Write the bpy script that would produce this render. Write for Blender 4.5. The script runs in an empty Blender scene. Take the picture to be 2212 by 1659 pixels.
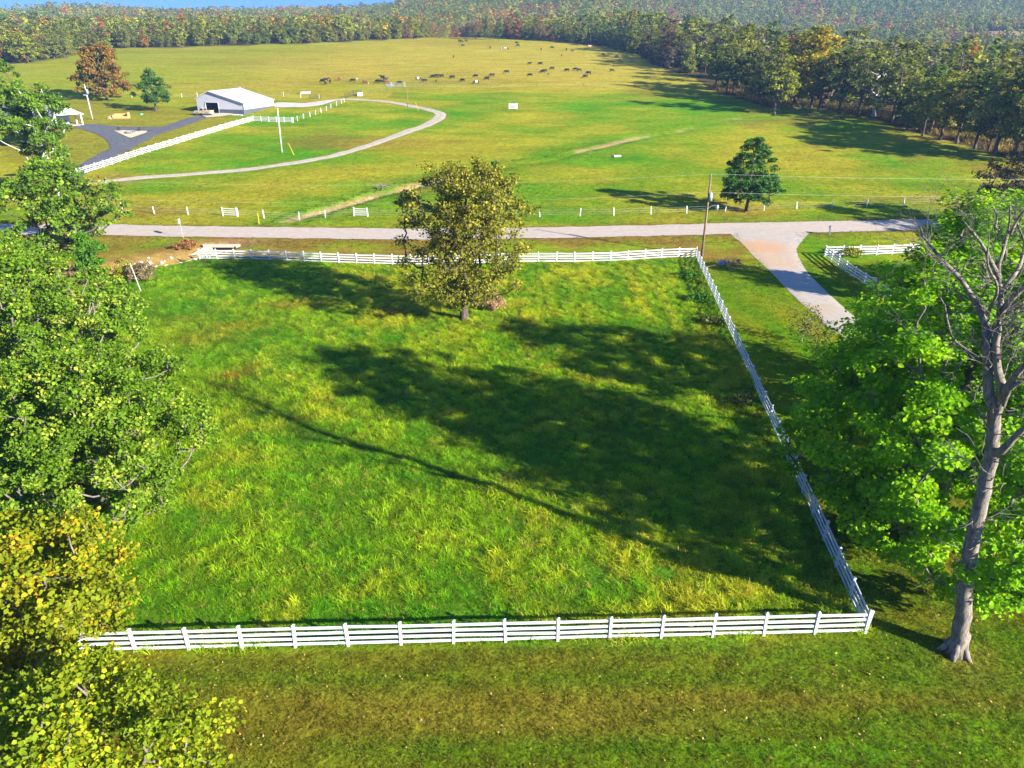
import bpy, bmesh, math, random
import numpy as np
from mathutils import Vector, Matrix
R = math.radians
random.seed(7)
S = bpy.context.scene
COL = S.collection

# ------------------------------------------------------------------ camera, sky, sun, exposure
PITCH = R(25.9); CAMZ = 26.4
cam_d = bpy.data.cameras.new('camera'); cam = bpy.data.objects.new('camera', cam_d); COL.objects.link(cam)
cam.location = (0, 0, CAMZ); cam.rotation_euler = (R(90) - PITCH, 0, 0)
cam_d.sensor_fit = 'HORIZONTAL'; cam_d.angle = 2 * math.atan(0.7213)
cam_d.clip_start = 0.3; cam_d.clip_end = 12000
S.camera = cam
SUN_AZ = R(123.0); SUN_EL = R(21.8)          # azimuth clockwise from +Y
w = bpy.data.worlds.new('World'); S.world = w; w.use_nodes = True
nt = w.node_tree; bg = nt.nodes['Background']
sky = nt.nodes.new('ShaderNodeTexSky'); sky.sky_type = 'NISHITA'; sky.sun_disc = False
sky.sun_elevation = SUN_EL; sky.sun_rotation = SUN_AZ
sky.air_density = 0.45; sky.dust_density = 0.0; sky.ozone_density = 8.0; sky.altitude = 300
_tc = nt.nodes.new('ShaderNodeTexCoord'); _va = nt.nodes.new('ShaderNodeVectorMath'); _va.operation = 'ADD'; _va.inputs[1].default_value = (0, 0, .5)   # clear dry autumn air: no milky band at the skyline
_vn = nt.nodes.new('ShaderNodeVectorMath'); _vn.operation = 'NORMALIZE'
nt.links.new(_tc.outputs['Generated'], _va.inputs[0]); nt.links.new(_va.outputs[0], _vn.inputs[0]); nt.links.new(_vn.outputs[0], sky.inputs['Vector'])
nt.links.new(sky.outputs[0], bg.inputs[0]); bg.inputs[1].default_value = 0.15
sl = bpy.data.lights.new('sun', 'SUN'); sl.energy = 3.9; sl.angle = R(0.5); sl.color = (1.0, 0.94, 0.83)
so = bpy.data.objects.new('sun', sl); COL.objects.link(so)
sd = Vector((math.sin(SUN_AZ) * math.cos(SUN_EL), math.cos(SUN_AZ) * math.cos(SUN_EL), math.sin(SUN_EL)))
so.rotation_euler = (-sd).to_track_quat('-Z', 'Y').to_euler(); so.location = (60, -40, 60)
S.view_settings.view_transform = 'Standard'; S.view_settings.look = 'None'
S.view_settings.exposure = 2.25; S.view_settings.gamma = 1.0
S.view_settings.use_curve_mapping = False
S.render.engine = 'CYCLES'
S.cycles.max_bounces = 6; S.cycles.diffuse_bounces = 3; S.cycles.transmission_bounces = 4
S.cycles.transparent_max_bounces = 8; S.cycles.volume_bounces = 0
S.cycles.use_denoising = True
try:
    S.cycles.denoiser = 'OPENIMAGEDENOISE'; S.cycles.denoising_prefilter = 'ACCURATE'
    S.cycles.denoising_input_passes = 'RGB_ALBEDO_NORMAL'
except Exception: pass

# ------------------------------------------------------------------ helpers
def tag(o, label=None, cat=None, group=None, kind=None):
    if label: o['label'] = label
    if cat: o['category'] = cat
    if group: o['group'] = group
    if kind: o['kind'] = kind
    return o
def empty(name, loc=(0, 0, 0), rz=0.0):
    o = bpy.data.objects.new(name, None); COL.objects.link(o); o.location = loc; o.rotation_euler = (0, 0, rz)
    o.empty_display_size = 0.3
    return o
def mesh_np(name, V, Fs, mats=(), fattr=None, midx=None, smooth=False):
    """V (n,3); Fs (m,k) int array or list of such arrays"""
    me = bpy.data.meshes.new(name)
    if not isinstance(Fs, list): Fs = [Fs]
    Fs = [np.asarray(f, dtype=np.int32) for f in Fs if len(f)]
    V = np.asarray(V, dtype=np.float32)
    nl = sum(f.size for f in Fs); nf = sum(len(f) for f in Fs)
    me.vertices.add(len(V)); me.vertices.foreach_set('co', V.ravel())
    me.loops.add(nl); me.loops.foreach_set('vertex_index', np.concatenate([f.ravel() for f in Fs]))
    tot = np.concatenate([np.full(len(f), f.shape[1], dtype=np.int32) for f in Fs])
    st = np.concatenate([[0], np.cumsum(tot)[:-1]]).astype(np.int32)
    me.polygons.add(nf); me.polygons.foreach_set('loop_start', st)
    me.polygons.foreach_set('loop_total', tot)
    if midx is not None: me.polygons.foreach_set('material_index', np.asarray(midx, dtype=np.int32))
    if smooth: me.polygons.foreach_set('use_smooth', np.ones(nf, dtype=bool))
    for m in mats: me.materials.append(m)
    if fattr is not None:
        a = me.attributes.new('v', 'FLOAT', 'FACE'); a.data.foreach_set('value', np.asarray(fattr, dtype=np.float32))
    me.update(calc_edges=True)
    return me
def add(name, me, parent=None):
    o = bpy.data.objects.new(name, me); COL.objects.link(o)
    if parent: o.parent = parent
    return o

class MB:
    """collects simple solids into one mesh"""
    def __init__(s): s.V = []; s.F = []; s.M = []; s.n = 0
    def _add(s, v, f, m):
        for q in f: s.F.append([i + s.n for i in q]); s.M.append(m)
        s.V += [tuple(p) for p in v]; s.n += len(v)
    def box(s, c, d, m=0, rz=0, mat=None):
        hx, hy, hz = d[0] / 2, d[1] / 2, d[2] / 2
        p = [Vector((x, y, z)) for z in (-hz, hz) for x, y in ((-hx, -hy), (hx, -hy), (hx, hy), (-hx, hy))]
        if mat is None: mat = Matrix.Rotation(rz, 3, 'Z')
        p = [mat @ q + Vector(c) for q in p]
        s._add(p, [(3, 2, 1, 0), (4, 5, 6, 7), (0, 1, 5, 4), (1, 2, 6, 5), (2, 3, 7, 6), (3, 0, 4, 7)], m); return s
    def tube(s, pts, rad, n=8, m=0, cap=True):
        pts = [Vector(p) for p in pts]
        if not hasattr(rad, '__len__'): rad = [rad] * len(pts)
        rings = []
        ref = Vector((0, 0, 1))
        for i, p in enumerate(pts):
            d = (pts[min(i + 1, len(pts) - 1)] - pts[max(i - 1, 0)]).normalized()
            r_ = ref if abs(d.dot(ref)) < 0.95 else Vector((1, 0, 0))
            a = d.cross(r_).normalized(); b = d.cross(a)
            rings.append([p + (a * math.cos(2 * math.pi * k / n) + b * math.sin(2 * math.pi * k / n)) * rad[i] for k in range(n)])
        f = []
        for i in range(len(pts) - 1):
            for k in range(n):
                f.append((i * n + k, i * n + (k + 1) % n, (i + 1) * n + (k + 1) % n, (i + 1) * n + k))
        if cap: f.append(tuple(range(n))[::-1]); f.append(tuple((len(pts) - 1) * n + k for k in range(n)))
        s._add([q for r_ in rings for q in r_], f, m); return s
    def prism(s, poly, a, b, ax, m=0):
        """poly: list of 2D points, extruded between Vectors: maps (u,v)->a + u*ax[0]+v*ax[1]; b = extrusion vector"""
        a = Vector(a); b = Vector(b); n = len(poly)
        p = [a + ax[0] * u + ax[1] * v for u, v in poly]; q = [x + b for x in p]
        f = [tuple(range(n))[::-1], tuple(range(n, 2 * n))] + [(i, (i + 1) % n, n + (i + 1) % n, n + i) for i in range(n)]
        s._add(p + q, f, m); return s
    def rings(s, secs, m=0, n=10):
        """secs: (centre, a vector, b vector) ellipses lofted"""
        base = []
        for c, a, b in secs:
            c = Vector(c); a = Vector(a); b = Vector(b)
            base += [c + a * math.cos(2 * math.pi * k / n) + b * math.sin(2 * math.pi * k / n) for k in range(n)]
        f = []
        for i in range(len(secs) - 1):
            for k in range(n): f.append((i * n + k, i * n + (k + 1) % n, (i + 1) * n + (k + 1) % n, (i + 1) * n + k))
        f.append(tuple(range(n))[::-1]); f.append(tuple((len(secs) - 1) * n + k for k in range(n)))
        s._add(base, f, m); return s
    def mesh(s, name, mats, smooth=False):
        me = bpy.data.meshes.new(name); me.from_pydata(s.V, [], s.F)
        for m in (mats if isinstance(mats, (list, tuple)) else [mats]): me.materials.append(m)
        me.polygons.foreach_set('material_index', s.M)
        if smooth: me.polygons.foreach_set('use_smooth', [True] * len(s.F))
        bm = bmesh.new(); bm.from_mesh(me); bmesh.ops.recalc_face_normals(bm, faces=bm.faces); bm.to_mesh(me); bm.free()
        me.update(); return me
    def build(s, name, mats, parent=None, smooth=False): return add(name, s.mesh(name, mats, smooth), parent)

# value noise on numpy arrays
_tab = np.random.RandomState(3).rand(256, 256)
def vn(x, y, sc, seed=0):
    x = np.asarray(x, float) / sc + seed * 17.31; y = np.asarray(y, float) / sc + seed * 9.77
    xi = np.floor(x).astype(int); yi = np.floor(y).astype(int); fx = x - xi; fy = y - yi
    fx = fx * fx * (3 - 2 * fx); fy = fy * fy * (3 - 2 * fy)
    g = lambda a, b: _tab[a & 255, b & 255]
    return (g(xi, yi) * (1 - fx) + g(xi + 1, yi) * fx) * (1 - fy) + (g(xi, yi + 1) * (1 - fx) + g(xi + 1, yi + 1) * fx) * fy
def fbm(x, y, sc, seed=0, o=3):
    t = 0; a = 1.0; n = 0
    for i in range(o): t = t + a * vn(x, y, sc / 2 ** i, seed + i * 5); n += a; a *= 0.55
    return t / n
def sst(a, b, x):
    t = np.clip((np.asarray(x, float) - a) / (b - a), 0, 1); return t * t * (3 - 2 * t)
def segdist(x, y, pts):
    """distance of arrays x,y to a polyline and arc length there"""
    d = np.full(np.shape(x), 1e9); t_ = np.zeros(np.shape(x)); acc = 0
    for (ax, ay), (bx, by) in zip(pts[:-1], pts[1:]):
        L = math.hypot(bx - ax, by - ay) + 1e-9
        t = np.clip(((x - ax) * (bx - ax) + (y - ay) * (by - ay)) / L ** 2, 0, 1)
        q = np.hypot(x - ax - t * (bx - ax), y - ay - t * (by - ay))
        m = q < d; d = np.where(m, q, d); t_ = np.where(m, acc + t * L, t_); acc += L
    return d, t_
def inpoly(x, y, poly):
    r = np.zeros(np.shape(x), bool); n = len(poly)
    for i in range(n):
        x0, y0 = poly[i]; x1, y1 = poly[(i + 1) % n]
        c = ((y0 > y) != (y1 > y)) & (x < (x1 - x0) * (y - y0) / (y1 - y0 + 1e-12) + x0)
        r ^= c
    return r

# ------------------------------------------------------------------ terrain height
_T = np.arange(-400, 6000, 2.0)
def _prof(ky, kz, sg):
    z = np.interp(_T, ky, kz); k = np.exp(-.5 * (np.arange(-60, 61) * 2 / sg) ** 2); k /= k.sum()
    return np.convolve(np.pad(z, 60, 'edge'), k, 'valid')
_PL = _prof([-400, 118, 300, 500, 530, 640, 800, 6000], [0, 0, 12.7, 26.8, 28, 22, 17, 17], 14)
_PR = _prof([-400, 118, 230, 300, 500, 800, 1300, 6000], [0, 0, 6.8, 7.6, 7.5, 6, 8, 8], 14)
def base_h(x, y):
    x = np.asarray(x, float); y = np.asarray(y, float)
    k = sst(75, 210, x); z = np.interp(y, _T, _PL) * (1 - k) + np.interp(y, _T, _PR) * k
    g = lambda cx, cy, sx, sy, h: h * np.exp(-.5 * ((x - cx) / sx) ** 2 - .5 * ((y - cy) / sy) ** 2)
    far = sst(560, 760, y)
    z = z + far * np.interp(x, [-1500, -760, -720, -665, -620, -590, -550, -520, -440, -350, -250, -190, -150, -80, 100, 330], [38, 35, 33, 28, 35, 43, 40, 36, 33, 31, 31, 31, 36, 48, 46, 0]) * np.exp(-.5 * ((y - 1150) / 270) ** 2)
    z = z + g(540, 810, 130, 120, 26)
    z = z + sst(700, 1100, y) * (g(560, 2150, 430, 520, 215) + g(1300, 2300, 600, 600, 200) + g(380, 1500, 180, 300, 35))
    z = z + sst(600, 900, y) * (fbm(x, y, 160, 4) - .5) * 9
    return z
CREEK = None
def H(x, y):
    z = base_h(x, y)
    x = np.asarray(x, float); y = np.asarray(y, float)
    z = z + (fbm(x, y, 26, 11) - .5) * 0.5 * sst(112, 135, y) * (1 - sst(480, 560, y))
    if CREEK is not None:
        d, t = segdist(x, y, CREEK); z = z - (0.15 + 0.9 * vn(t, t * 0, 9, 2)) * (.35 + .65 * (1 - sst(38, 60, t))) * np.exp(-(d / (1.0 + .5 * vn(t, t * 0, 7, 3))) ** 2) * sst(112, 116, y)
        d2, t2 = segdist(x, y, DITCH); z = z - 1.25 * np.exp(-(d2 / 2.0) ** 2) * (1 - sst(99.2, 100.6, y))
    return z
def h1(x, y): return float(H(np.array([x]), np.array([y]))[0])
# a point of the ground seen at a spot of the photograph (2212 x 1659 view units), used only to measure where things stand
_s, _c = math.sin(PITCH), math.cos(PITCH)
def at(px, py):
    u = (px - 1106) / 1533.4; v = (py - 829.5) / 1533.4
    d = np.array([u, _c - v * _s, -_s - v * _c])
    t = 10 * 1.003 ** np.arange(0, 1900); P = d[None, :] * t[:, None]; P[:, 2] += CAMZ
    below = P[:, 2] < base_h(P[:, 0], P[:, 1]); i = int(np.argmax(below))
    a, b = t[i - 1], t[i]
    for _ in range(18):
        m = (a + b) / 2; p = d * m
        if p[2] + CAMZ < base_h(p[0], p[1]): b = m
        else: a = m
    return float(d[0] * b), float(d[1] * b)
def gp(px, py):
    x, y = at(px, py); return Vector((x, y, h1(x, y)))
def zat(py, Y): return CAMZ - Y * math.tan(PITCH + math.atan((py - 829.5) / 1533.4))
def xat(px, Y, z): return (px - 1106) / 1533.4 * (Y * _c + (CAMZ - z) * _s)
DITCH = [(-40.5, 101.5), (-43, 97), (-46, 92.5), (-52, 87.5), (-60, 82)]
_ck = [at(*p) for p in ((600, 488), (640, 470), (740, 440), (830, 412), (905, 395), (1000, 375), (1100, 357), (1200, 342), (1290, 320), (1360, 303), (1440, 288), (1500, 275), (1570, 262), (1650, 251), (1720, 238), (1745, 225))]
_ct = np.arange(len(_ck) * 4) / 4.0; _cx = np.interp(_ct, range(len(_ck)), [q[0] for q in _ck]); _cy = np.interp(_ct, range(len(_ck)), [q[1] for q in _ck])
CREEK = [(float(a), float(b_ + 3.2 * (vn(a, 0 * a, 7, 77) - .5))) for a, b_ in zip(_cx, _cy)]

# ------------------------------------------------------------------ materials
def mat(name, col, rough=.7, var=.12, scale=3.0, bump=0.0, bscale=30, metal=0.0, spec=.4):
    m = bpy.data.materials.new(name); m.use_nodes = True; t = m.node_tree; b = t.nodes['Principled BSDF']
    b.inputs['Roughness'].default_value = rough; b.inputs['Metallic'].default_value = metal
    b.inputs['Specular IOR Level'].default_value = spec
    tc = t.nodes.new('ShaderNodeTexCoord')
    n = t.nodes.new('ShaderNodeTexNoise'); n.inputs['Scale'].default_value = scale; n.inputs['Detail'].default_value = 6
    t.links.new(tc.outputs['Object'], n.inputs['Vector'])
    mx = t.nodes.new('ShaderNodeMix'); mx.data_type = 'RGBA'
    lo = [max(0, c * (1 - var * 1.6)) for c in col]; hi = [min(1, c * (1 + var * 1.2)) for c in col]
    mx.inputs[6].default_value = (*lo, 1); mx.inputs[7].default_value = (*hi, 1)
    t.links.new(n.outputs['Fac'], mx.inputs[0]); t.links.new(mx.outputs[2], b.inputs['Base Color'])
    if bump:
        n2 = t.nodes.new('ShaderNodeTexNoise'); n2.inputs['Scale'].default_value = bscale; n2.inputs['Detail'].default_value = 4
        t.links.new(tc.outputs['Object'], n2.inputs['Vector'])
        bp = t.nodes.new('ShaderNodeBump'); bp.inputs['Strength'].default_value = bump; bp.inputs['Distance'].default_value = .05
        t.links.new(n2.outputs['Fac'], bp.inputs['Height']); t.links.new(bp.outputs[0], b.inputs['Normal'])
    return m
def mat_leaf(name, mode, col=(.08, .13, .02), alt=None, trans=.3, gain=1.0):
    """mode 'own': fixed colour pair, 'object': object colour, 'inst': instance attribute tint"""
    m = bpy.data.materials.new(name); m.use_nodes = True; t = m.node_tree; b = t.nodes['Principled BSDF']; N = t.nodes.new
    at_ = N('ShaderNodeAttribute'); at_.attribute_name = 'v'
    if mode == 'own':
        rmp = N('ShaderNodeValToRGB'); e = rmp.color_ramp.elements
        e[0].position = 0; e[0].color = (*[c * .55 for c in col], 1); e[1].position = .62; e[1].color = (*[c * 1.15 for c in col], 1)
        if alt:
            x = e.new(.9); x.color = (*[(a + c) * .62 for a, c in zip(alt, col)], 1); x = e.new(1.0); x.color = (*alt, 1)
        t.links.new(at_.outputs['Fac'], rmp.inputs[0]); src = rmp.outputs[0]
    else:
        if mode == 'object': q = N('ShaderNodeObjectInfo'); cs = q.outputs['Color']
        else:
            q = N('ShaderNodeAttribute'); q.attribute_type = 'INSTANCER'; q.attribute_name = 'tint'; cs = q.outputs['Color']
        mr = N('ShaderNodeMapRange'); mr.inputs[3].default_value = .5; mr.inputs[4].default_value = 1.35
        t.links.new(at_.outputs['Fac'], mr.inputs[0])
        mu = N('ShaderNodeMix'); mu.data_type = 'RGBA'; mu.blend_type = 'MULTIPLY'; mu.inputs[0].default_value = 1
        t.links.new(cs, mu.inputs[6]); t.links.new(mr.outputs[0], mu.inputs[7]); src = mu.outputs[2]
    t.links.new(src, b.inputs['Base Color']); b.inputs['Roughness'].default_value = .6; b.inputs['Specular IOR Level'].default_value = .10
    tr = N('ShaderNodeBsdfTranslucent'); mc = N('ShaderNodeMix'); mc.data_type = 'RGBA'; mc.blend_type = 'MULTIPLY'; mc.inputs[0].default_value = 1
    mc.inputs[7].default_value = (1.35, 1.25, .5, 1); t.links.new(src, mc.inputs[6]); t.links.new(mc.outputs[2], tr.inputs[0])
    ms = N('ShaderNodeMixShader'); ms.inputs[0].default_value = trans
    t.links.new(b.outputs[0], ms.inputs[1]); t.links.new(tr.outputs[0], ms.inputs[2])
    t.links.new(ms.outputs[0], t.nodes['Material Output'].inputs[0])
    return m
def mat_bark(name, lo, hi, scale=6):
    m = bpy.data.materials.new(name); m.use_nodes = True; t = m.node_tree; b = t.nodes['Principled BSDF']; N = t.nodes.new
    tc = N('ShaderNodeTexCoord'); mp = N('ShaderNodeMapping'); mp.inputs['Scale'].default_value = (scale, scale, scale * .22)
    n = N('ShaderNodeTexNoise'); n.inputs['Scale'].default_value = 1.0; n.inputs['Detail'].default_value = 8; n.inputs['Roughness'].default_value = .7
    r = N('ShaderNodeValToRGB'); r.color_ramp.elements[0].position = .32; r.color_ramp.elements[0].color = (*lo, 1)
    r.color_ramp.elements[1].position = .68; r.color_ramp.elements[1].color = (*hi, 1)
    bp = N('ShaderNodeBump'); bp.inputs['Strength'].default_value = .8; bp.inputs['Distance'].default_value = .06
    t.links.new(tc.outputs['Object'], mp.inputs[0]); t.links.new(mp.outputs[0], n.inputs['Vector']); t.links.new(n.outputs['Fac'], r.inputs[0])
    t.links.new(r.outputs[0], b.inputs['Base Color']); t.links.new(n.outputs['Fac'], bp.inputs['Height']); t.links.new(bp.outputs[0], b.inputs['Normal'])
    b.inputs['Roughness'].default_value = .95; b.inputs['Specular IOR Level'].default_value = .1; return m
M = {}
M['vinyl'] = mat('white vinyl', (.60, .605, .60), .5, .13, 2.5)
M['post_white'] = mat('white painted wood', (.56, .56, .54), .6, .12, 2)
M['wood_pole'] = mat_bark('weathered pole', (.11, .07, .045), (.30, .21, .14), 5)
M['pale_pole'] = mat_bark('pale grey pole', (.36, .34, .31), (.58, .55, .50), 5)
M['bark'] = mat_bark('grey brown bark', (.035, .028, .021), (.125, .10, .078))
M['bark_grey'] = mat_bark('pale grey bark', (.06, .052, .042), (.25, .215, .175), 7)
M['bark_near'] = mat_bark('furrowed grey bark', (.07, .06, .048), (.31, .265, .215), 9)
M['bark_white'] = mat_bark('bleached dead wood', (.28, .26, .23), (.62, .58, .52))
M['concrete'] = mat('concrete', (.42, .36, .27), .9, .2, .8, .4, 20)
M['slab'] = mat('pale slab', (.42, .35, .25), .9, .15, .4)
M['galv'] = mat('galvanised steel', (.50, .52, .54), .4, .12, 3, metal=.6)
M['dark_metal'] = mat('dark steel', (.05, .05, .05), .5, .3, 5, metal=.4)
M['rust'] = mat('rusty iron', (.24, .10, .045), .85, .35, 6)
M['black'] = mat('interior shade and ash black', (.012, .013, .014), .9, .3)  # near-black: painted shade of culvert and barn insides, also the ash
M['glass'] = mat('dark glass', (.02, .025, .03), .08, .1, spec=.8)
M['rubber'] = mat('rubber', (.02, .02, .02), .8, .2)
M['rock'] = mat('pale limestone', (.52, .50, .47), .9, .3, 2.0, .6, 8)
M['wire'] = mat('aluminium wire', (.55, .55, .53), .5, .1)
M['yellow'] = mat('yellow plastic', (.75, .42, .02), .5, .1)

# ------------------------------------------------------------------ region outlines measured on the ground
EDGE = [at(*p) for p in ((-60, 143), (0, 139), (60, 134), (150, 122), (158, 108), (230, 106), (300, 104), (450, 100), (600, 96), (750, 90), (900, 83), (1000, 80), (1100, 84), (1200, 89), (1300, 99), (1370, 116), (1400, 135), (1450, 153), (1500, 168), (1540, 195), (1600, 214), (1660, 232), (1720, 228), (1800, 240), (1880, 254), (1960, 280), (2040, 303), (2120, 325), (2200, 347), (2330, 372))]
FIELD = [(-600, EDGE[0][1])] + EDGE + [(190, 140), (190, -300), (-600, -300)]
c_nr = at(1868, 1367); c_fr = at(1503, 556); c_nl = at(60, 1413)
FARLINE = [at(*p) for p in ((1503, 556), (1420, 559), (1330, 565), (1240, 567), (1140, 567), (1000, 571), (900, 573), (800, 571), (690, 567), (600, 563), (500, 561), (432, 560))]
PADDOCK = [c_nl, c_nr, c_fr] + FARLINE[1:] + [(-50, 86), (-75, 80), (-75, 30)]
ROADC = [(-230, 113.5), (-130, 108.8)] + [at(*p) for p in ((120, 496), (400, 500), (700, 504), (900, 506), (1200, 502.5), (1400, 498.5), (1600, 493.5), (1800, 489.5), (2030, 485), (2200, 480))] + [(140, 117), (260, 126)]
DRIVEC = [at(1655, 497), at(1660, 520), at(1672, 548), at(1722, 608), at(1790, 670)] + [(34.4, 66.5), (36.6, 60), (37.6, 50), (35.5, 40), (30.5, 31), (27.5, 18), (24, 4)]
TRACK = [at(*p) for p in ((150, 404), (200, 396), (300, 384), (400, 376), (500, 368), (600, 357), (690, 343), (760, 326), (820, 307), (880, 285), (920, 271), (948, 256), (950, 246), (930, 239), (895, 231), (850, 222), (800, 217), (755, 214.5), (715, 217))]

# ------------------------------------------------------------------ ground sheet
def axis(a, b, step, lo, hi, grow, cap):
    v = list(np.arange(a, b + .01, step)); s = step; x = v[-1]
    while x < hi: s = min(s * grow, cap); x += s; v.append(x)
    s = step; x = v[0]; pre = []
    while x > lo: s = min(s * grow, cap); x -= s; pre.append(x)
    return np.array(pre[::-1] + v)
gx = axis(-100, 115, 1.25, -3300, 3300, 1.09, 60); gy = axis(6, 260, 1.25, -140, 3600, 1.06, 50)
GX, GY = np.meshgrid(gx, gy); fx, fy = GX.ravel(), GY.ravel(); fz = H(fx, fy)
def lerp(a, b, t): return a + (b - a) * np.asarray(t)[..., None]
A_ = lambda *c: np.array(c, float)
LUSH, MID, DRY, TAN, BROWN, SAND, DARK = A_(.060, .190, .005), A_(.125, .195, .007), A_(.245, .230, .014), A_(.300, .245, .028), A_(.185, .110, .022), A_(.38, .25, .12), A_(.05, .15, .008)
def ground_colour(x, y):
    n40 = fbm(x, y, 38, 1, 4); n12 = fbm(x * .6, y, 11, 2, 5); n4 = fbm(x, y, 4, 3, 3); n80 = fbm(x * .6, y, 70, 8, 3)
    aspect = 1.0
    c = lerp(np.broadcast_to(LUSH, x.shape + (3,)), MID, sst(.30, .50, n12 * .55 + n40 * .45))
    c = lerp(c, DRY, sst(.45, .62, n40 * .5 + n12 * .5) * .95)
    c = lerp(c, BROWN, sst(.60, .78, fbm(x, y, 30, 21, 4)) * .55)
    # lush damp strip beside the creek and on the verges
    dcr, tcr = segdist(x, y, CREEK)
    c = lerp(c, LUSH, np.exp(-(dcr / 7.0) ** 2) * sst(.3, .75, n12) * .8 * (y > 110))
    # big tan pasture on the slope
    pas = sst(258, 270, y + (n12 - .5) * 14 + (x < -40) * 18)
    pc = lerp(np.broadcast_to(TAN, x.shape + (3,)), DRY, sst(.42, .66, n80 * .6 + n12 * .4) * .85)
    pc = lerp(pc, MID, sst(.5, .8, fbm(x, y, 60, 31, 4)) * .35 * (1 - sst(300, 400, y)))
    pc = lerp(pc, MID, sst(-60, -160, x) * .55 * (.4 + n40))
    pc = lerp(pc, BROWN, sst(.55, .75, fbm(x * .5, y * 1.5, 40, 37, 4)) * .30)
    c = lerp(c, pc, pas)
    # drier garden of the house
    gar = inpoly(x, y, [at(120, 392), at(190, 365), at(440, 292), at(560, 258), at(470, 262), at(430, 236), at(300, 225), at(190, 215), at(0, 220), at(-60, 300)])
    c = np.where(gar[..., None], lerp(lerp(np.broadcast_to(MID, x.shape + (3,)), BROWN, .35 + .35 * n12), DRY, n40 * .5), c)
    # verge between road and paddock fence
    ver = (y > 88) & (y < 107) & (x < 40)
    c = np.where(ver[..., None], lerp(lerp(np.broadcast_to(MID, x.shape + (3,)), DRY, .5 * n12), BROWN, sst(.40, .62, n12 * .5 + n4 * .5 + .08 * sst(98, 103, y) + .12 * (x < -6)) * .8), c)
    dr, tr = segdist(x, y, ROADC)
    c = lerp(c, BROWN * .9, np.exp(-((dr - 3.2) / .9) ** 2) * (.4 + .6 * n4))
    # mown lawn outside the paddock
    fx_ = c_fr[0] + (c_nr[0] - c_fr[0]) * (y - c_fr[1]) / (c_nr[1] - c_fr[1])
    lawn = ((x > fx_) & (y < 92)) | (y < 27)
    st = vn(x * .05 + y * .02, y + x * .012, .62, 5) * .55 + vn(x * .03, y + x * .01, 2.2, 6) * .45
    band = .5 + .5 * np.sin(2 * np.pi * (y + .015 * x + .9 * (fbm(x * .25, y, 5, 71, 2) - .5)) / 1.7)
    lc = lerp(np.broadcast_to(LUSH * .34 + MID * .46, x.shape + (3,)), BROWN * .42 + DRY * .46, sst(.22, .72, .22 * n12 + .48 * st + .30 * band + .05 * (y < 23) - .10 * sst(10, 24, x)) * .9)
    st2 = vn(x * 1.0 + y * .18, y * .10, 1.6, 9)
    lc2 = lerp(np.broadcast_to(LUSH * .5 + MID * .5, x.shape + (3,)), DRY, sst(.3, .75, .6 * st2 + .4 * n12) * .75)
    lc = lerp(lc, lc2, sst(36, 50, y))
    c = np.where(lawn[..., None], lc * np.array([.80, .84, .7]), c)
    # paddock soil under the long grass
    pad = inpoly(x, y, PADDOCK)
    c = np.where(pad[..., None], lerp(np.broadcast_to(DARK, x.shape + (3,)), MID * .8, n4 * .8), c)
    # bare sand in the creek
    k = np.exp(-(dcr / (.65 + .9 * n4)) ** 2) * sst(.36, .52, .45 * vn(tcr, tcr * 0, 16, 14) + .45 * n4 + .26 * (tcr < 42) - .30 * ((tcr > 46) & (tcr < 78)) + .2 * (np.abs(tcr - 92) < 16) - .2 * (tcr > 118)) * (y > 112.5)
    c = lerp(c, SAND, np.clip(k * 1.2, 0, 1) * .95)
    d2, t2 = segdist(x, y, DITCH)
    c = lerp(c, BROWN * .7 + SAND * .35, np.exp(-(d2 / 4.5) ** 2) * .85 * (y < 103))
    dk, tk = segdist(x, y, TRACK)
    c = lerp(c, MID * .5 + SAND * .4, np.exp(-(dk / 1.9) ** 2) * .6)
    # leaf litter under the centre tree and the big maple
    for (lx, ly, lr, am) in ((-2.6, 71.8, 3.0, .0), (23.2, 31.0, 2.0, .35), (21.4, 24.6, 1.4, .4), (-79, 141, 6, .7), (39, 119.5, 5, .55)):
        c = lerp(c, BROWN + A_(.06, .03, .01), np.exp(-((x - lx) ** 2 + (y - ly) ** 2) / lr ** 2) * am)
    # woodland floor
    wood = ~inpoly(x, y, FIELD) & ~((((x - 512) / 80) ** 2 + ((y - 742) / 85) ** 2) < 1)
    c = np.where(wood[..., None], np.broadcast_to(A_(.075, .058, .022), x.shape + (3,)), c)
    c = np.where(((((x - 512) / 80) ** 2 + ((y - 742) / 85) ** 2) < 1)[..., None], np.broadcast_to(A_(.30, .19, .10), x.shape + (3,)), c)
    return c
gc = ground_colour(fx, fy)
nx, ny = len(gx), len(gy)
ii = (np.arange(ny - 1)[:, None] * nx + np.arange(nx - 1)[None, :]).ravel()
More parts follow.
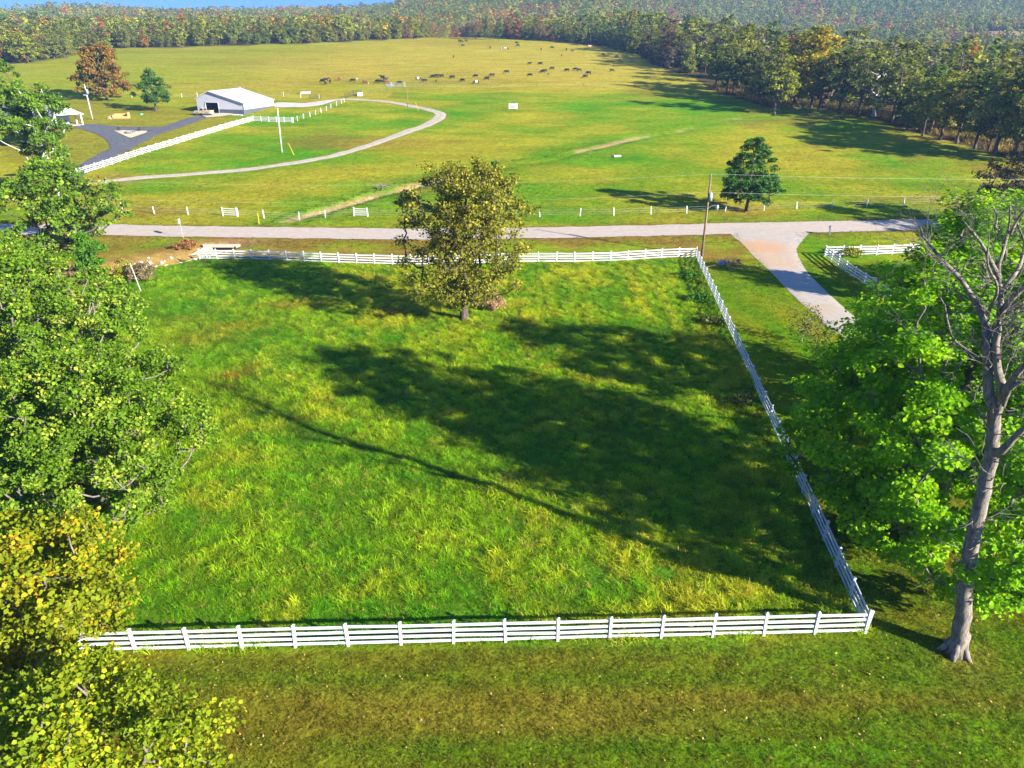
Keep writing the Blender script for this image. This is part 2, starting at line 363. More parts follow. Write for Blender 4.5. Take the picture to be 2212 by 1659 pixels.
def mat_ground():
    m = bpy.data.materials.new('grassland'); m.use_nodes = True; t = m.node_tree; b = t.nodes['Principled BSDF']; N = t.nodes.new
    a = N('ShaderNodeAttribute'); a.attribute_name = 'Col'; g = N('ShaderNodeNewGeometry')
    def noise(sc, det=4, vec=None):
        n = N('ShaderNodeTexNoise'); n.inputs['Scale'].default_value = sc; n.inputs['Detail'].default_value = det; n.inputs['Roughness'].default_value = .65
        t.links.new(vec or g.outputs['Position'], n.inputs['Vector']); return n.outputs['Fac']
    def mrange(f, lo, hi, a0=.3, a1=.7):
        r = N('ShaderNodeMapRange'); r.inputs[1].default_value = a0; r.inputs[2].default_value = a1; r.inputs[3].default_value = lo; r.inputs[4].default_value = hi
        t.links.new(f, r.inputs[0]); return r.outputs[0]
    mp = N('ShaderNodeMapping'); mp.inputs['Scale'].default_value = (.35, 1, 1); t.links.new(g.outputs['Position'], mp.inputs[0])
    cur = a.outputs['Color']
    for f, lo, hi in ((noise(.9, 5), .72, 1.28), (noise(.22, 4, mp.outputs[0]), .8, 1.2), (noise(7, 3), .55, 1.45)):
        mu = N('ShaderNodeMix'); mu.data_type = 'RGBA'; mu.blend_type = 'MULTIPLY'; mu.inputs[0].default_value = 1
        t.links.new(cur, mu.inputs[6]); t.links.new(mrange(f, lo, hi), mu.inputs[7]); cur = mu.outputs[2]
    hs = N('ShaderNodeHueSaturation'); t.links.new(cur, hs.inputs['Color']); t.links.new(mrange(noise(.5, 5), .47, .525), hs.inputs['Hue']); cur = hs.outputs[0]
    t.links.new(cur, b.inputs['Base Color']); b.inputs['Roughness'].default_value = 1.0; b.inputs['Specular IOR Level'].default_value = 0.0
    bp = N('ShaderNodeBump'); bp.inputs['Strength'].default_value = .9; bp.inputs['Distance'].default_value = .12
    t.links.new(noise(3.5, 5), bp.inputs['Height']); t.links.new(bp.outputs[0], b.inputs['Normal']); return m
M['ground'] = mat_ground()
me = mesh_np('ground', np.stack([fx, fy, fz], 1), np.stack([ii, ii + 1, ii + nx + 1, ii + nx], 1), [M['ground']], smooth=True)
ca = me.attributes.new('Col', 'FLOAT_COLOR', 'POINT'); ca.data.foreach_set('color', np.concatenate([gc, np.ones((len(gc), 1))], 1).astype(np.float32).ravel())
tag(add('ground', me), kind='structure')

# ------------------------------------------------------------------ ribbons laid on the ground
def resample(pts, step):
    P = np.array(pts, float)
    # Catmull-Rom through the points
    Q = np.vstack([2 * P[0] - P[1], P, 2 * P[-1] - P[-2]]); out = []
    for i in range(1, len(Q) - 2):
        n = max(2, int(np.linalg.norm(Q[i + 1] - Q[i]) / step)); t = np.linspace(0, 1, n, endpoint=False)[:, None]
        p0, p1, p2, p3 = Q[i - 1], Q[i], Q[i + 1], Q[i + 2]
        out.append(.5 * (2 * p1 + (p2 - p0) * t + (2 * p0 - 5 * p1 + 4 * p2 - p3) * t ** 2 + (3 * p1 - p0 - 3 * p2 + p3) * t ** 3))
    out.append(P[-1:]); return np.vstack(out)
def ribbon(name, pts, width, zoff, material, step=1.2, cross=6, jag=.12, kind='structure'):
    C = resample(pts, step); n = len(C)
    T = np.gradient(C, axis=0); T /= np.linalg.norm(T, axis=1)[:, None]; Nn = np.stack([-T[:, 1], T[:, 0]], 1)
    wd = np.interp(np.linspace(0, 1, n), np.linspace(0, 1, len(width)), width) if hasattr(width, '__len__') else np.full(n, width)
    V = []
    for k in range(cross + 1):
        f = k / cross - .5; j = (vn(np.arange(n) * 1.0, np.full(n, k * 3.0), 1.7, 40) - .5) * 2 * jag * (abs(f) == .5)
        p = C + Nn * (f * wd + j)[:, None]; z = H(p[:, 0], p[:, 1]) + zoff - (.05 if abs(f) == .5 else 0) * (zoff > .05)
        V.append(np.column_stack([p, z]))
    V = np.stack(V, 1).reshape(-1, 3); c = cross + 1
    q = (np.arange(n - 1)[:, None] * c + np.arange(cross)[None, :]).ravel()
    me = mesh_np(name, V, np.stack([q, q + 1, q + c + 1, q + c], 1), [material], smooth=True)
    uv = me.attributes.new('across', 'FLOAT', 'POINT'); uv.data.foreach_set('value', np.tile(np.linspace(-1, 1, c), n).astype(np.float32))
    return tag(add(name, me), kind=kind)
def mat_road(name, col, strip=None, stain=None, wheel=.0, rough=.85, speck=.35):
    m = bpy.data.materials.new(name); m.use_nodes = True; t = m.node_tree; b = t.nodes['Principled BSDF']; N = t.nodes.new
    g = N('ShaderNodeNewGeometry'); ac = N('ShaderNodeAttribute'); ac.attribute_name = 'across'
    n = N('ShaderNodeTexNoise'); n.inputs['Scale'].default_value = 1.1; n.inputs['Detail'].default_value = 9; n.inputs['Roughness'].default_value = .75
    t.links.new(g.outputs['Position'], n.inputs['Vector'])
    r = N('ShaderNodeValToRGB'); r.color_ramp.elements[0].position = .3; r.color_ramp.elements[0].color = (*[c * (1 - speck) for c in col], 1)
    r.color_ramp.elements[1].position = .7; r.color_ramp.elements[1].color = (*[min(1, c * (1 + speck * .7)) for c in col], 1)
    t.links.new(n.outputs['Fac'], r.inputs[0]); cur = r.outputs[0]
    if strip:
        cr = N('ShaderNodeValToRGB'); e = cr.color_ramp.elements; e[0].position = 0; e[0].color = (0, 0, 0, 1); e[1].position = 1; e[1].color = (0, 0, 0, 1)
        for p, v_ in strip[1]: x = e.new(p); x.color = (v_, v_, v_, 1)
        mr = N('ShaderNodeMapRange'); mr.inputs[1].default_value = -1; mr.inputs[2].default_value = 1
        t.links.new(ac.outputs['Fac'], mr.inputs[0]); t.links.new(mr.outputs[0], cr.inputs[0])
        n3 = N('ShaderNodeTexNoise'); n3.inputs['Scale'].default_value = .35; n3.inputs['Detail'].default_value = 5; t.links.new(g.outputs['Position'], n3.inputs['Vector'])
        mm = N('ShaderNodeMath'); mm.operation = 'MULTIPLY'; t.links.new(cr.outputs[0], mm.inputs[0]); t.links.new(n3.outputs['Fac'], mm.inputs[1])
        mx = N('ShaderNodeMix'); mx.data_type = 'RGBA'; t.links.new(mm.outputs[0], mx.inputs[0]); t.links.new(cur, mx.inputs[6]); mx.inputs[7].default_value = (*strip[0], 1); cur = mx.outputs[2]
    for (sx, sy, sr, scol, amt) in (stain or []):
        d = N('ShaderNodeVectorMath'); d.operation = 'DISTANCE'; t.links.new(g.outputs['Position'], d.inputs[0]); d.inputs[1].default_value = (sx, sy, 0)
        n4 = N('ShaderNodeTexNoise'); n4.inputs['Scale'].default_value = .9; n4.inputs['Detail'].default_value = 6; t.links.new(g.outputs['Position'], n4.inputs['Vector'])
        ad = N('ShaderNodeMath'); ad.operation = 'MULTIPLY_ADD'; t.links.new(n4.outputs['Fac'], ad.inputs[0]); ad.inputs[1].default_value = -sr * 1.2; t.links.new(d.outputs['Value'], ad.inputs[2])
        mr = N('ShaderNodeMapRange'); mr.inputs[1].default_value = sr * .5; mr.inputs[2].default_value = -sr * .3; mr.inputs[3].default_value = 0; mr.inputs[4].default_value = amt
        t.links.new(ad.outputs[0], mr.inputs[0])
        mx = N('ShaderNodeMix'); mx.data_type = 'RGBA'; t.links.new(mr.outputs[0], mx.inputs[0]); t.links.new(cur, mx.inputs[6]); mx.inputs[7].default_value = (*scol, 1); cur = mx.outputs[2]
    t.links.new(cur, b.inputs['Base Color']); b.inputs['Roughness'].default_value = rough; b.inputs['Specular IOR Level'].default_value = .25
    n2 = N('ShaderNodeTexNoise'); n2.inputs['Scale'].default_value = 22; n2.inputs['Detail'].default_value = 3; t.links.new(g.outputs['Position'], n2.inputs['Vector'])
    bp = N('ShaderNodeBump'); bp.inputs['Strength'].default_value = .5; bp.inputs['Distance'].default_value = .03
    t.links.new(n2.outputs['Fac'], bp.inputs['Height']); t.links.new(bp.outputs[0], b.inputs['Normal']); return m
ribbon('road', ROADC, 6.2, .045, mat_road('chip seal road', (.40, .335, .265), ((.42, .30, .17), [(.24, .05), (.30, .28), (.36, .05), (.42, .1), (.5, 1.0), (.58, .1), (.64, .05), (.70, .28), (.76, .05)]), speck=.18), cross=12, jag=.25)
st1 = at(1652, 535); st2 = at(1690, 575); st3 = at(1765, 668)
ribbon('driveway', DRIVEC, [12.5, 6.5, 4.6, 4.1, 3.9, 3.8, 3.8, 3.8, 3.8, 3.8, 3.8], .065, mat_road('pale concrete drive', (.38, .325, .26), stain=[(st1[0] - .6, st1[1], 5.0, (.46, .24, .09), .75), (st2[0] - .5, st2[1] + 2, 4.2, (.44, .27, .13), .6), (st3[0], st3[1], 2.8, (.40, .25, .13), .4)], speck=.18), cross=8, jag=.12)
ribbon('gravel_track', TRACK, [2.6, 2.4, 2.6, 2.6, 2.9, 3.2, 2.8, 2.6, 2.6], .08, mat_road('gravel track', (.40, .34, .25), ((.25, .22, .07), [(.38, 0), (.5, .9), (.62, 0)])), cross=8, jag=.3)
M['asphalt'] = mat_road('dark asphalt', (.10, .10, .105), speck=.5)
JN = at(262, 320)
ribbon('barn_drive', [at(130, 394), at(175, 368), at(225, 340), JN, at(320, 292), at(365, 277), at(420, 258), at(440, 253)], [5, 4.6, 4.8, 5.0, 5.0, 5.4, 5.6], .10, M['asphalt'], jag=.1)
ribbon('house_drive', [at(170, 274), at(200, 275.5), at(235, 286), at(255, 302), JN, at(258, 328)], [6.5, 6.5, 5.5, 4.6, 4.4], .13, M['asphalt'], jag=.1)
ribbon('turning_drive', [at(195, 275), at(250, 278), at(310, 278.5), at(360, 279)], [4.5, 4.6, 5.0], .16, M['asphalt'], jag=.1)
ribbon('gravel_yard', [at(590, 226), at(630, 227), at(670, 226), at(718, 217)], [8, 8, 6, 3.0], .11, mat_road('pale gravel yard', (.47, .40, .34)), jag=.5)
ribbon('barn_apron', [at(440, 252.5), at(480, 248.5), at(500, 246.5)], [5.5, 6.0, 4], .19, M['slab'], jag=.2)
ribbon('patio', [at(-30, 274), at(20, 272), at(60, 270), at(96, 268)], [5, 5, 5], .08, M['slab'], jag=.05)
def patch(name, pts, zoff, material):
    P = [Vector((*at(*p), 0)) for p in pts]; c = sum(P, Vector()) / len(P)
    V = []; F = []
    ring = []
    for i in range(len(P)):
        for k in range(4): ring.append(P[i].lerp(P[(i + 1) % len(P)], k / 4))
    for f in (1, .66, .33): V += [tuple(c.lerp(p, f)) for p in ring]
    V.append(tuple(c)); n = len(ring)
    V = np.array(V); V[:, 2] = H(V[:, 0], V[:, 1]) + zoff
    for r in range(2):
        for i in range(n): F.append((r * n + i, r * n + (i + 1) % n, (r + 1) * n + (i + 1) % n, (r + 1) * n + i))
    T3 = [(2 * n + i, 2 * n + (i + 1) % n, 3 * n) for i in range(n)]
    return tag(add(name, mesh_np(name, V, [np.array(F), np.array(T3)], [material])), kind='structure')
patch('sand_island', [(243, 282.5), (318, 284.5), (317, 288), (284, 299.5), (279, 299)], .2, mat('pale sand', (.52, .40, .25), .95, .12, .5))
# ------------------------------------------------------------------ tree builder
def tree_arrays(rng, Ht, prof, z0, nclump, nleaf, leaf, crad, r0, lean=(0, 0), sides=5, droop=.0, lump=.25, up=.35, shell=.45, trunk_top=.82, offset=(0, 0), longleaf=1.7, twig=.010, expo=.45, bare=False, fold=False):
    """returns (trunk V,F) and (leaf V,F,v). prof: crown radius at relative heights"""
    prof = np.array(prof, float)
    # trunk
    nt_ = 9; tz = np.linspace(0, Ht * trunk_top, nt_)
    wob = np.cumsum(rng.normal(0, .035 * Ht / nt_, (nt_, 2)), axis=0); wob -= wob[0]
    tx = wob[:, 0] + lean[0] * tz / Ht + offset[0] * (tz / (Ht * trunk_top)) ** 1.5; ty = wob[:, 1] + lean[1] * tz / Ht + offset[1] * (tz / (Ht * trunk_top)) ** 1.5
    nodes = [np.array([tx[i], ty[i], tz[i]]) for i in range(nt_)]; par = [-1] + list(range(nt_ - 1))
    # clump centres
    ph = rng.uniform(0, 6.28, 6); C = []
    tries = 0
    while len(C) < nclump and tries < nclump * 30:
        tries += 1
        t = rng.uniform(0.02, .985); a = rng.uniform(0, 6.28)
        rr = np.interp(t, np.linspace(0, 1, len(prof)), prof)
        if rng.rand() > (rr / prof.max()) ** 1.3 + .05: continue
        rr *= 1 + lump * (math.sin(2 * a + ph[0] + 3 * t) * .5 + math.sin(3 * a + ph[1] - 5 * t) * .4 + math.sin(5 * a + ph[2] + 9 * t) * .35)
        q = rng.rand() ** shell; z = z0 + t * (Ht - z0)
        cx = np.interp(z, tz, tx); cy = np.interp(z, tz, ty)
        C.append(np.array([cx + math.cos(a) * rr * q, cy + math.sin(a) * rr * q, z - droop * rr * q]))
    C = np.array(C); base = nodes[0]
    order = np.argsort(np.hypot(C[:, 0], C[:, 1]) + .25 * C[:, 2])
    tipidx = []
    NA = np.zeros((nt_ + nclump * 4, 3)); NA[:nt_] = nodes; cnt = nt_
    for k in order:
        c = C[k]; P = NA[2:cnt] if cnt > 4 else NA[:cnt]; o = 2 if cnt > 4 else 0
        d = P - c; dist = np.linalg.norm(d, axis=1); hd = np.hypot(d[:, 0], d[:, 1])
        cost = dist + 1.6 * np.maximum(0, P[:, 2] - (c[2] - .45 * hd + droop * hd))
        j = int(np.argmin(cost)) + o; a = NA[j]
        last = j; L = np.linalg.norm(c - a); ns = 3 if L > 1.6 else 2
        for s in range(1, ns + 1):
            f = s / ns; p = a + (c - a) * f; p = p + (np.array([0, 0, -.06 * L * math.sin(f * math.pi)]) + rng.normal(0, .045 * L, 3)) * (f < 1)
            NA[cnt] = p; par.append(last); last = cnt; cnt += 1
        tipidx.append(last)
    NA = NA[:cnt]; par = np.array(par); load = np.zeros(cnt)
    load[tipidx] += 1; load[nt_ - 1] += 1
    # children always follow parents except the trunk chain, which is already in order
    for i in range(cnt - 1, 0, -1): load[par[i]] += load[i]
    rad = twig * Ht / 8 + (r0 - twig * Ht / 8) * (load / load[0]) ** expo
    z_ = NA[:nt_, 2]; rad[0] = r0 * 1.55; rad[:nt_] = np.maximum(rad[:nt_], np.interp(z_ / Ht, [0, .06, .4, trunk_top], [r0 * 1.5, r0 * 1.05, r0 * .75, r0 * .12]))
    # tubes
    i1 = np.arange(1, cnt); i0 = par[1:]
    A, B = NA[i0], NA[i1]; d = B - A; L = np.linalg.norm(d, axis=1)[:, None] + 1e-9; d /= L
    ref = np.where(np.abs(d[:, 2:3]) > .9, np.array([[1., 0, 0]]), np.array([[0, 0, 1.]])); u = np.cross(d, ref); u /= np.linalg.norm(u, axis=1)[:, None]; v = np.cross(d, u)
    r1 = rad[i1]; r0_ = np.minimum(rad[i0], np.where(i1 < nt_, rad[i0], r1 * 1.6))
    ang = np.arange(sides) * 2 * np.pi / sides
    cs, sn = np.cos(ang), np.sin(ang)
    ringA = A[:, None, :] + r0_[:, None, None] * (u[:, None, :] * cs[None, :, None] + v[:, None, :] * sn[None, :, None])
    ringB = B[:, None, :] + r1[:, None, None] * (u[:, None, :] * cs[None, :, None] + v[:, None, :] * sn[None, :, None])
    TV = np.concatenate([ringA, ringB], 1).reshape(-1, 3); b0 = np.arange(len(A))[:, None] * 2 * sides; k = np.arange(sides)[None, :]
    TF = np.stack([b0 + k, b0 + (k + 1) % sides, b0 + sides + (k + 1) % sides, b0 + sides + k], 2).reshape(-1, 4)
    if bare: return (TV, TF), None
    # leaves
    per = max(3, nleaf // len(C)); n = per * len(C)
    ci = np.repeat(np.arange(len(C)), per); cr = crad * rng.uniform(.65, 1.3, len(C))
    g = rng.normal(0, 1, (n, 3)); g /= np.linalg.norm(g, axis=1)[:, None]; g *= (rng.rand(n, 1) ** .5)
    P = C[ci] + g * cr[ci][:, None] * np.array([1.0, 1.0, .62])
    P[:, 2] -= droop * .3
    nr = rng.normal(0, 1, (n, 3)); nr /= np.linalg.norm(nr, axis=1)[:, None]
    out = P - np.array([np.interp(Ht * .5, tz, tx), np.interp(Ht * .5, tz, ty), z0 + (Ht - z0) * .35]); out /= np.linalg.norm(out, axis=1)[:, None] + 1e-6
    nr = nr * .8 + out * up + np.array([0, 0, up]); nr /= np.linalg.norm(nr, axis=1)[:, None]
    t1 = np.cross(nr, rng.normal(0, 1, (n, 3))); t1 /= np.linalg.norm(t1, axis=1)[:, None]; t2 = np.cross(nr, t1)
    sz = leaf * rng.uniform(.45, 1.42, (n, 1)); a = t1 * sz * .5; b = t2 * sz * .5 / longleaf * 1.4
    if fold:
        dn = nr * sz * .10; cl = nr * sz * rng.uniform(.02, .2, (n, 1))
        LV = np.stack([P - a - dn, P + b * .95 - a * .35, P + b * .7 + a * .35 - cl, P + a - dn - cl, P - b * .7 + a * .35 - cl, P - b * .95 - a * .35], 1).reshape(-1, 3)
        k6 = np.arange(n)[:, None] * 6; LF = np.concatenate([k6 + np.array([0, 1, 2, 3]), k6 + np.array([0, 3, 4, 5])], 0)
        cv = rng.rand(len(C)); lv = np.clip(.45 * cv[ci] + .55 * rng.rand(n), 0, 1)
        return (TV, TF), (LV, LF, np.concatenate([lv, np.clip(lv + .06, 0, 1)]))
    LV = np.stack([P - a, P + b * .9 - a * .1, P + a - nr * sz * .15, P - b * .9 - a * .1], 1).reshape(-1, 3)
    LF = np.arange(n * 4).reshape(-1, 4)
    cv = rng.rand(len(C)); lv = np.clip(.45 * cv[ci] + .55 * rng.rand(n), 0, 1)
    return (TV, TF), (LV, LF, lv)
ROUND = [.35, .75, .95, 1, .95, .8, .5, .12]
OVAL = [.45, .8, .95, 1, .9, .72, .5, .28, .08]
CONE = [.75, 1, .92, .8, .66, .5, .34, .18, .04]
def P_(prof, R_): return [p * R_ for p in prof]
def make_tree(name, label, cat, loc, seed, leafmat, barkmat, rz=0.0, group=None, **kw):
    rng = np.random.RandomState(seed); (TV, TF), L = tree_arrays(rng, **kw)
    r = empty(name, loc, rz); tag(r, label, cat, group)
    add('trunk', mesh_np('trunk', TV, TF, [barkmat], smooth=True), r)
    if L is not None: add('crown', mesh_np('crown', L[0], L[1], [leafmat], fattr=L[2]), r)
    return r
L_maple = mat_leaf('maple leaves', 'own', (.175, .385, .006), (.46, .58, .010), .44)
L_oak = mat_leaf('oak leaves', 'own', (.095, .185, .008), (.38, .36, .05), .30)
L_center = mat_leaf('thinning olive leaves', 'own', (.165, .170, .014), (.52, .41, .08), .32)
L_yellow = mat_leaf('yellowing leaves', 'own', (.17, .215, .008), (.50, .26, .012), .36)
L_yellow2 = mat_leaf('yellow green leaves', 'own', (.16, .225, .008), (.44, .36, .012), .36)
L_pine = mat_leaf('pine needles', 'own', (.035, .105, .010), (.10, .20, .02), .15)
L_pine2 = mat_leaf('bright green pine needles', 'own', (.085, .165, .010), (.20, .26, .02), .2)  # brighter green needles for the two left-hand pines
L_redoak = mat_leaf('bronze oak leaves', 'own', (.07, .065, .018), (.20, .10, .03), .2)
L_rust = mat_leaf('rust leaves', 'own', (.17, .105, .016), (.36, .16, .02), .25)
L_lime = mat_leaf('lime leaves', 'own', (.20, .22, .012), (.42, .36, .02), .38)
L_vine = mat_leaf('bright vine leaves', 'own', (.065, .185, .010), (.13, .26, .012), .36)
L_brown = mat_leaf('dead weed stems', 'own', (.16, .12, .06), (.30, .22, .11), .15)
L_weed = mat_leaf('dull weed leaves', 'own', (.10, .125, .022), (.28, .22, .06), .25)

g0 = lambda x, y, d=.05: (x, y, h1(x, y) - d)
# the lone tree in the paddock
make_tree('shade_tree', 'thinning olive-brown tree standing alone in the middle of the fenced paddock', 'tree', g0(*at(1003, 690)), 11, L_center, M['bark'],
          Ht=16.0, prof=P_([.45, .8, .92, 1, 1, 1, .97, .86, .55], 6.0), z0=1.9, nclump=350, nleaf=34000, leaf=.25, crad=1.0, r0=.36, shell=.62, lump=.34, up=.2, offset=(.7, 0))
# big maple beside the fence and the bare tree
make_tree('maple_tree', 'large bright green maple crowding the long paddock fence on the right', 'tree', g0(23.4, 32.4), 5, L_maple, M['bark_grey'],
          Ht=20.2, offset=(.3, 1.5), prof=P_([.68, .94, 1, .96, .86, .72, .58, .44, .26], 8.0), z0=1.3, nclump=560, nleaf=112000, leaf=.225, crad=.95, fold=True, r0=.42, shell=.42, lump=.26, up=.75)
make_tree('maple_tree', 'second green maple behind the large one, nearer the road and the concrete drive', 'tree', g0(31.2, 47.8), 6, L_maple, M['bark_grey'],
          Ht=15.8, prof=P_([.75, 1, 1, .94, .82, .64, .42, .14], 8.2), z0=.8, nclump=270, nleaf=50000, leaf=.26, crad=1.15, r0=.34, shell=.45, lump=.28, up=.75)
make_tree('yellow_green_tree', 'yellow-green tree behind the bare tree and beyond the driveway', 'tree', g0(54, 71), 8, L_lime, M['bark'],
          Ht=13.8, prof=P_(ROUND, 4.6), z0=1.2, nclump=170, nleaf=15000, leaf=.36, crad=1.0, r0=.3, shell=.5)
make_tree('bushy_tree', 'low yellow-tinged tree behind the right-hand paddock fence near the road', 'tree', g0(55, 79), 9, L_lime, M['bark'],
          Ht=7.0, prof=P_(ROUND, 5.0), z0=.6, nclump=100, nleaf=7000, leaf=.36, crad=.9, r0=.2, shell=.5)
make_tree('bronze_oak', 'dark bronze-green oak overhanging the road past the mailbox', 'tree', g0(77, 107), 10, L_redoak, M['bark'],
          Ht=11.5, prof=P_(ROUND, 9.0), z0=.8, nclump=170, nleaf=12000, leaf=.42, crad=1.2, r0=.35, shell=.5, lump=.35)
# left-hand trees
make_tree('oak_tree', 'broad green oak inside the paddock corner with its pale trunk foot showing', 'tree', g0(*at(243, 1132)), 21, L_oak, M['bark_grey'],
          Ht=11.6, prof=P_(ROUND, 6.6), z0=1.0, nclump=430, nleaf=70000, leaf=.175, crad=.72, fold=True, r0=.34, shell=.5, lump=.3)
make_tree('oak_tree', 'taller green oak behind the paddock corner oak at the picture edge', 'tree', g0(-35.5, 47), 22, L_oak, M['bark_grey'],
          Ht=14.0, prof=P_(ROUND, 8.4), z0=1.0, nclump=400, nleaf=56000, leaf=.20, crad=.8, fold=True, r0=.38, shell=.5, lump=.3)
make_tree('oak_tree', 'green oak on the left beside the brush, nearest the ditch', 'tree', g0(-49.5, 64), 23, L_oak, M['bark'],
          Ht=11.5, prof=P_(ROUND, 7.5), z0=.8, nclump=260, nleaf=21000, leaf=.28, crad=.85, r0=.3, shell=.5, lump=.3)
make_tree('roadside_tree', 'olive green tree overhanging the road at the left', 'tree', g0(-59.5, 94), 24, L_oak, M['bark'],
          Ht=12.5, prof=P_(ROUND, 8.0), z0=1.5, nclump=170, nleaf=13000, leaf=.40, crad=1.1, r0=.32, shell=.55, lump=.35)
make_tree('pine_tree', 'broken sunlit pine with dead white limbs at the end of the white drive fence', 'tree', g0(-80, 127), 25, L_pine2, M['bark_white'],
          Ht=19.5, prof=P_([.45, .8, .55, .95, .7, 1, .8, .3], 6.6), z0=4.5, nclump=90, nleaf=13000, leaf=.55, crad=1.25, r0=.42, shell=.6, longleaf=3, lump=.4)
make_tree('pine_tree', 'dense round-topped pine at the upper left beside the house', 'tree', g0(-112, 172), 26, L_pine2, M['bark'],
          Ht=18.5, prof=P_(OVAL, 6.0), z0=3.5, nclump=130, nleaf=9000, leaf=.7, crad=1.2, r0=.35, shell=.5, longleaf=2.6)
make_tree('sycamore_tree', 'yellow-orange tree leaning over the left end of the near fence', 'tree', g0(-20.6, 22.3), 31, L_yellow, M['bark_grey'],
          Ht=9.2, prof=P_(ROUND, 5.6), z0=1.8, nclump=170, nleaf=30000, leaf=.165, crad=.9, fold=True, r0=.24, shell=.5, lump=.3, longleaf=1.3)
make_tree('sycamore_tree', 'yellow-green tree in the bottom left corner, closest to the viewer', 'tree', g0(-15.2, 14.6), 32, L_yellow2, M['bark_grey'],
          Ht=8.2, prof=P_(ROUND, 4.9), z0=1.6, nclump=150, nleaf=30000, leaf=.15, crad=.85, fold=True, r0=.22, shell=.5, lump=.3, longleaf=1.3)
# pines round the road
pk = dict(z0=1.2, leaf=.5, longleaf=3.0, shell=.38, up=.5, lump=.3)
make_tree('pine_tree', 'dark green pine beside the wire fence across the road', 'tree', g0(*at(1612, 456)), 41, L_pine, M['bark'], Ht=11.8, prof=P_([.55, .9, 1, .97, .88, .74, .55, .34, .1], 4.9), nclump=140, nleaf=13000, crad=.85, r0=.26, **dict(pk, z0=1.7))
make_tree('cedar_tree', 'dark cedar across the road, its tip showing above the lone paddock tree', 'tree', g0(-2.6, 114.2), 42, L_pine, M['bark'], Ht=9.6, prof=P_(CONE, 2.9), nclump=80, nleaf=5000, crad=.7, r0=.2, **pk)
make_tree('pine_tree', 'dark green pine on the lawn left of the white barn', 'tree', g0(*at(338, 240)), 43, L_pine, M['bark'], Ht=11.8, prof=P_(OVAL, 5.0), nclump=110, nleaf=7500, crad=.95, r0=.3, **dict(pk, z0=2.0))
make_tree('sweetgum_tree', 'rust and olive autumn tree on the lawn left of the barn', 'tree', g0(*at(232, 214)), 44, L_rust, M['bark'],
          Ht=17.3, prof=P_([.8, 1, 1, .98, .9, .75, .55, .3], 7.6), z0=1.6, nclump=170, nleaf=11000, leaf=.6, crad=1.3, r0=.4, shell=.45)
# saplings and brush
def bush(name, label, loc, seed, lm, h, r, nl, leaf=.2, cat='shrub', z0=.1, nc=40, crad=.45, **kw):
    return make_tree(name, label, cat, loc, seed, lm, kw.pop('bark', M['bark']), Ht=h, prof=P_(ROUND, r), z0=z0, nclump=nc, nleaf=nl, leaf=leaf, crad=crad, r0=.05, shell=.6, sides=3, **kw)
bush('sapling', 'thin grey leafless sapling beside the driveway', g0(*at(1757, 781)), 51, L_weed, 4.6, 1.7, 260, .16, 'sapling', z0=.8, nc=150, crad=.35, bark=M['bark_grey'])
bush('sapling', 'small yellow-leaved sapling left of the driveway edge', g0(*at(1731, 737)), 52, L_weed, 4.4, 1.8, 800, .17, 'sapling', z0=.6, nc=80, bark=M['bark_grey'])
bush('vine_thicket', 'tall bright green vine-covered shrub by the ditch', g0(*at(207, 610)), 53, L_vine, 6.2, 1.9, 4200, .28, nc=70, crad=.6)
bush('lime_shrub', 'lime yellow shrub at the left beneath the roadside tree', g0(*at(75, 605)), 54, L_lime, 5.4, 3.2, 3500, .3, nc=70, crad=.7)
bush('brown_brush', 'bare brown brush left of the bright vine shrub', g0(*at(172, 615)), 55, L_brown, 2.4, 2.4, 3000, .22, nc=70)
bush('yellow_shrub', 'yellow-green shrub between the vine shrub and the pale rocks', g0(*at(268, 600)), 56, L_lime, 2.4, 1.7, 1400, .22, nc=40)
bush('brown_brush', 'brown brush around a thin post on the ditch bank', g0(*at(310, 600)), 57, L_brown, 1.8, 2.6, 2600, .2, nc=60)
bush('green_thicket', 'dense green thicket at the left picture edge above the oaks', g0(-57, 78), 58, L_oak, 6.5, 4.5, 6500, .32, nc=110, crad=.8)
bush('green_thicket', 'green undergrowth between the oaks along the paddock edge', g0(-42, 71), 59, L_oak, 4.0, 3.6, 4500, .28, nc=80, crad=.7)
bush('brown_brush', 'dull weed clump against the shaded long fence', g0(*at(1602, 872)), 60, L_weed, 1.0, 1.2, 1300, .13, nc=50)
bush('weed_clump', 'tall dark green weed clump inside the far right paddock corner', g0(*at(1490, 600)), 61, L_vine, .9, 1.4, 1200, .2, nc=40)
bush('weed_clump', 'green weed clump along the long fence, second from the far corner', g0(*at(1512, 650)), 62, L_vine, .9, 1.4, 1200, .2, nc=40)
bush('weed_clump', 'yellow-green weed clump against the long fence near the shadow edge', g0(*at(1540, 700)), 63, L_weed, 1.0, 1.4, 1300, .18, nc=40)
bush('dry_brush', 'dry tan brush behind the right-hand paddock fence corner', g0(*at(1830, 552)), 64, L_lime, 1.3, 2.6, 1600, .22, nc=50)
bush('dry_brush', 'rust coloured dry brush beside the concrete culvert', g0(*at(402, 535)), 65, mat_leaf('rusty grass', 'own', (.26, .12, .04), (.42, .22, .08), .2), 1.3, 1.7, 1800, .2, nc=40)
bush('fallen_leaf_bush', 'pinkish dry bush at the foot of the lone paddock tree', g0(*at(1062, 668)), 66, mat_leaf('pink dry leaves', 'own', (.34, .20, .12), (.48, .32, .22), .25), 2.2, 1.6, 1900, .15, nc=50)

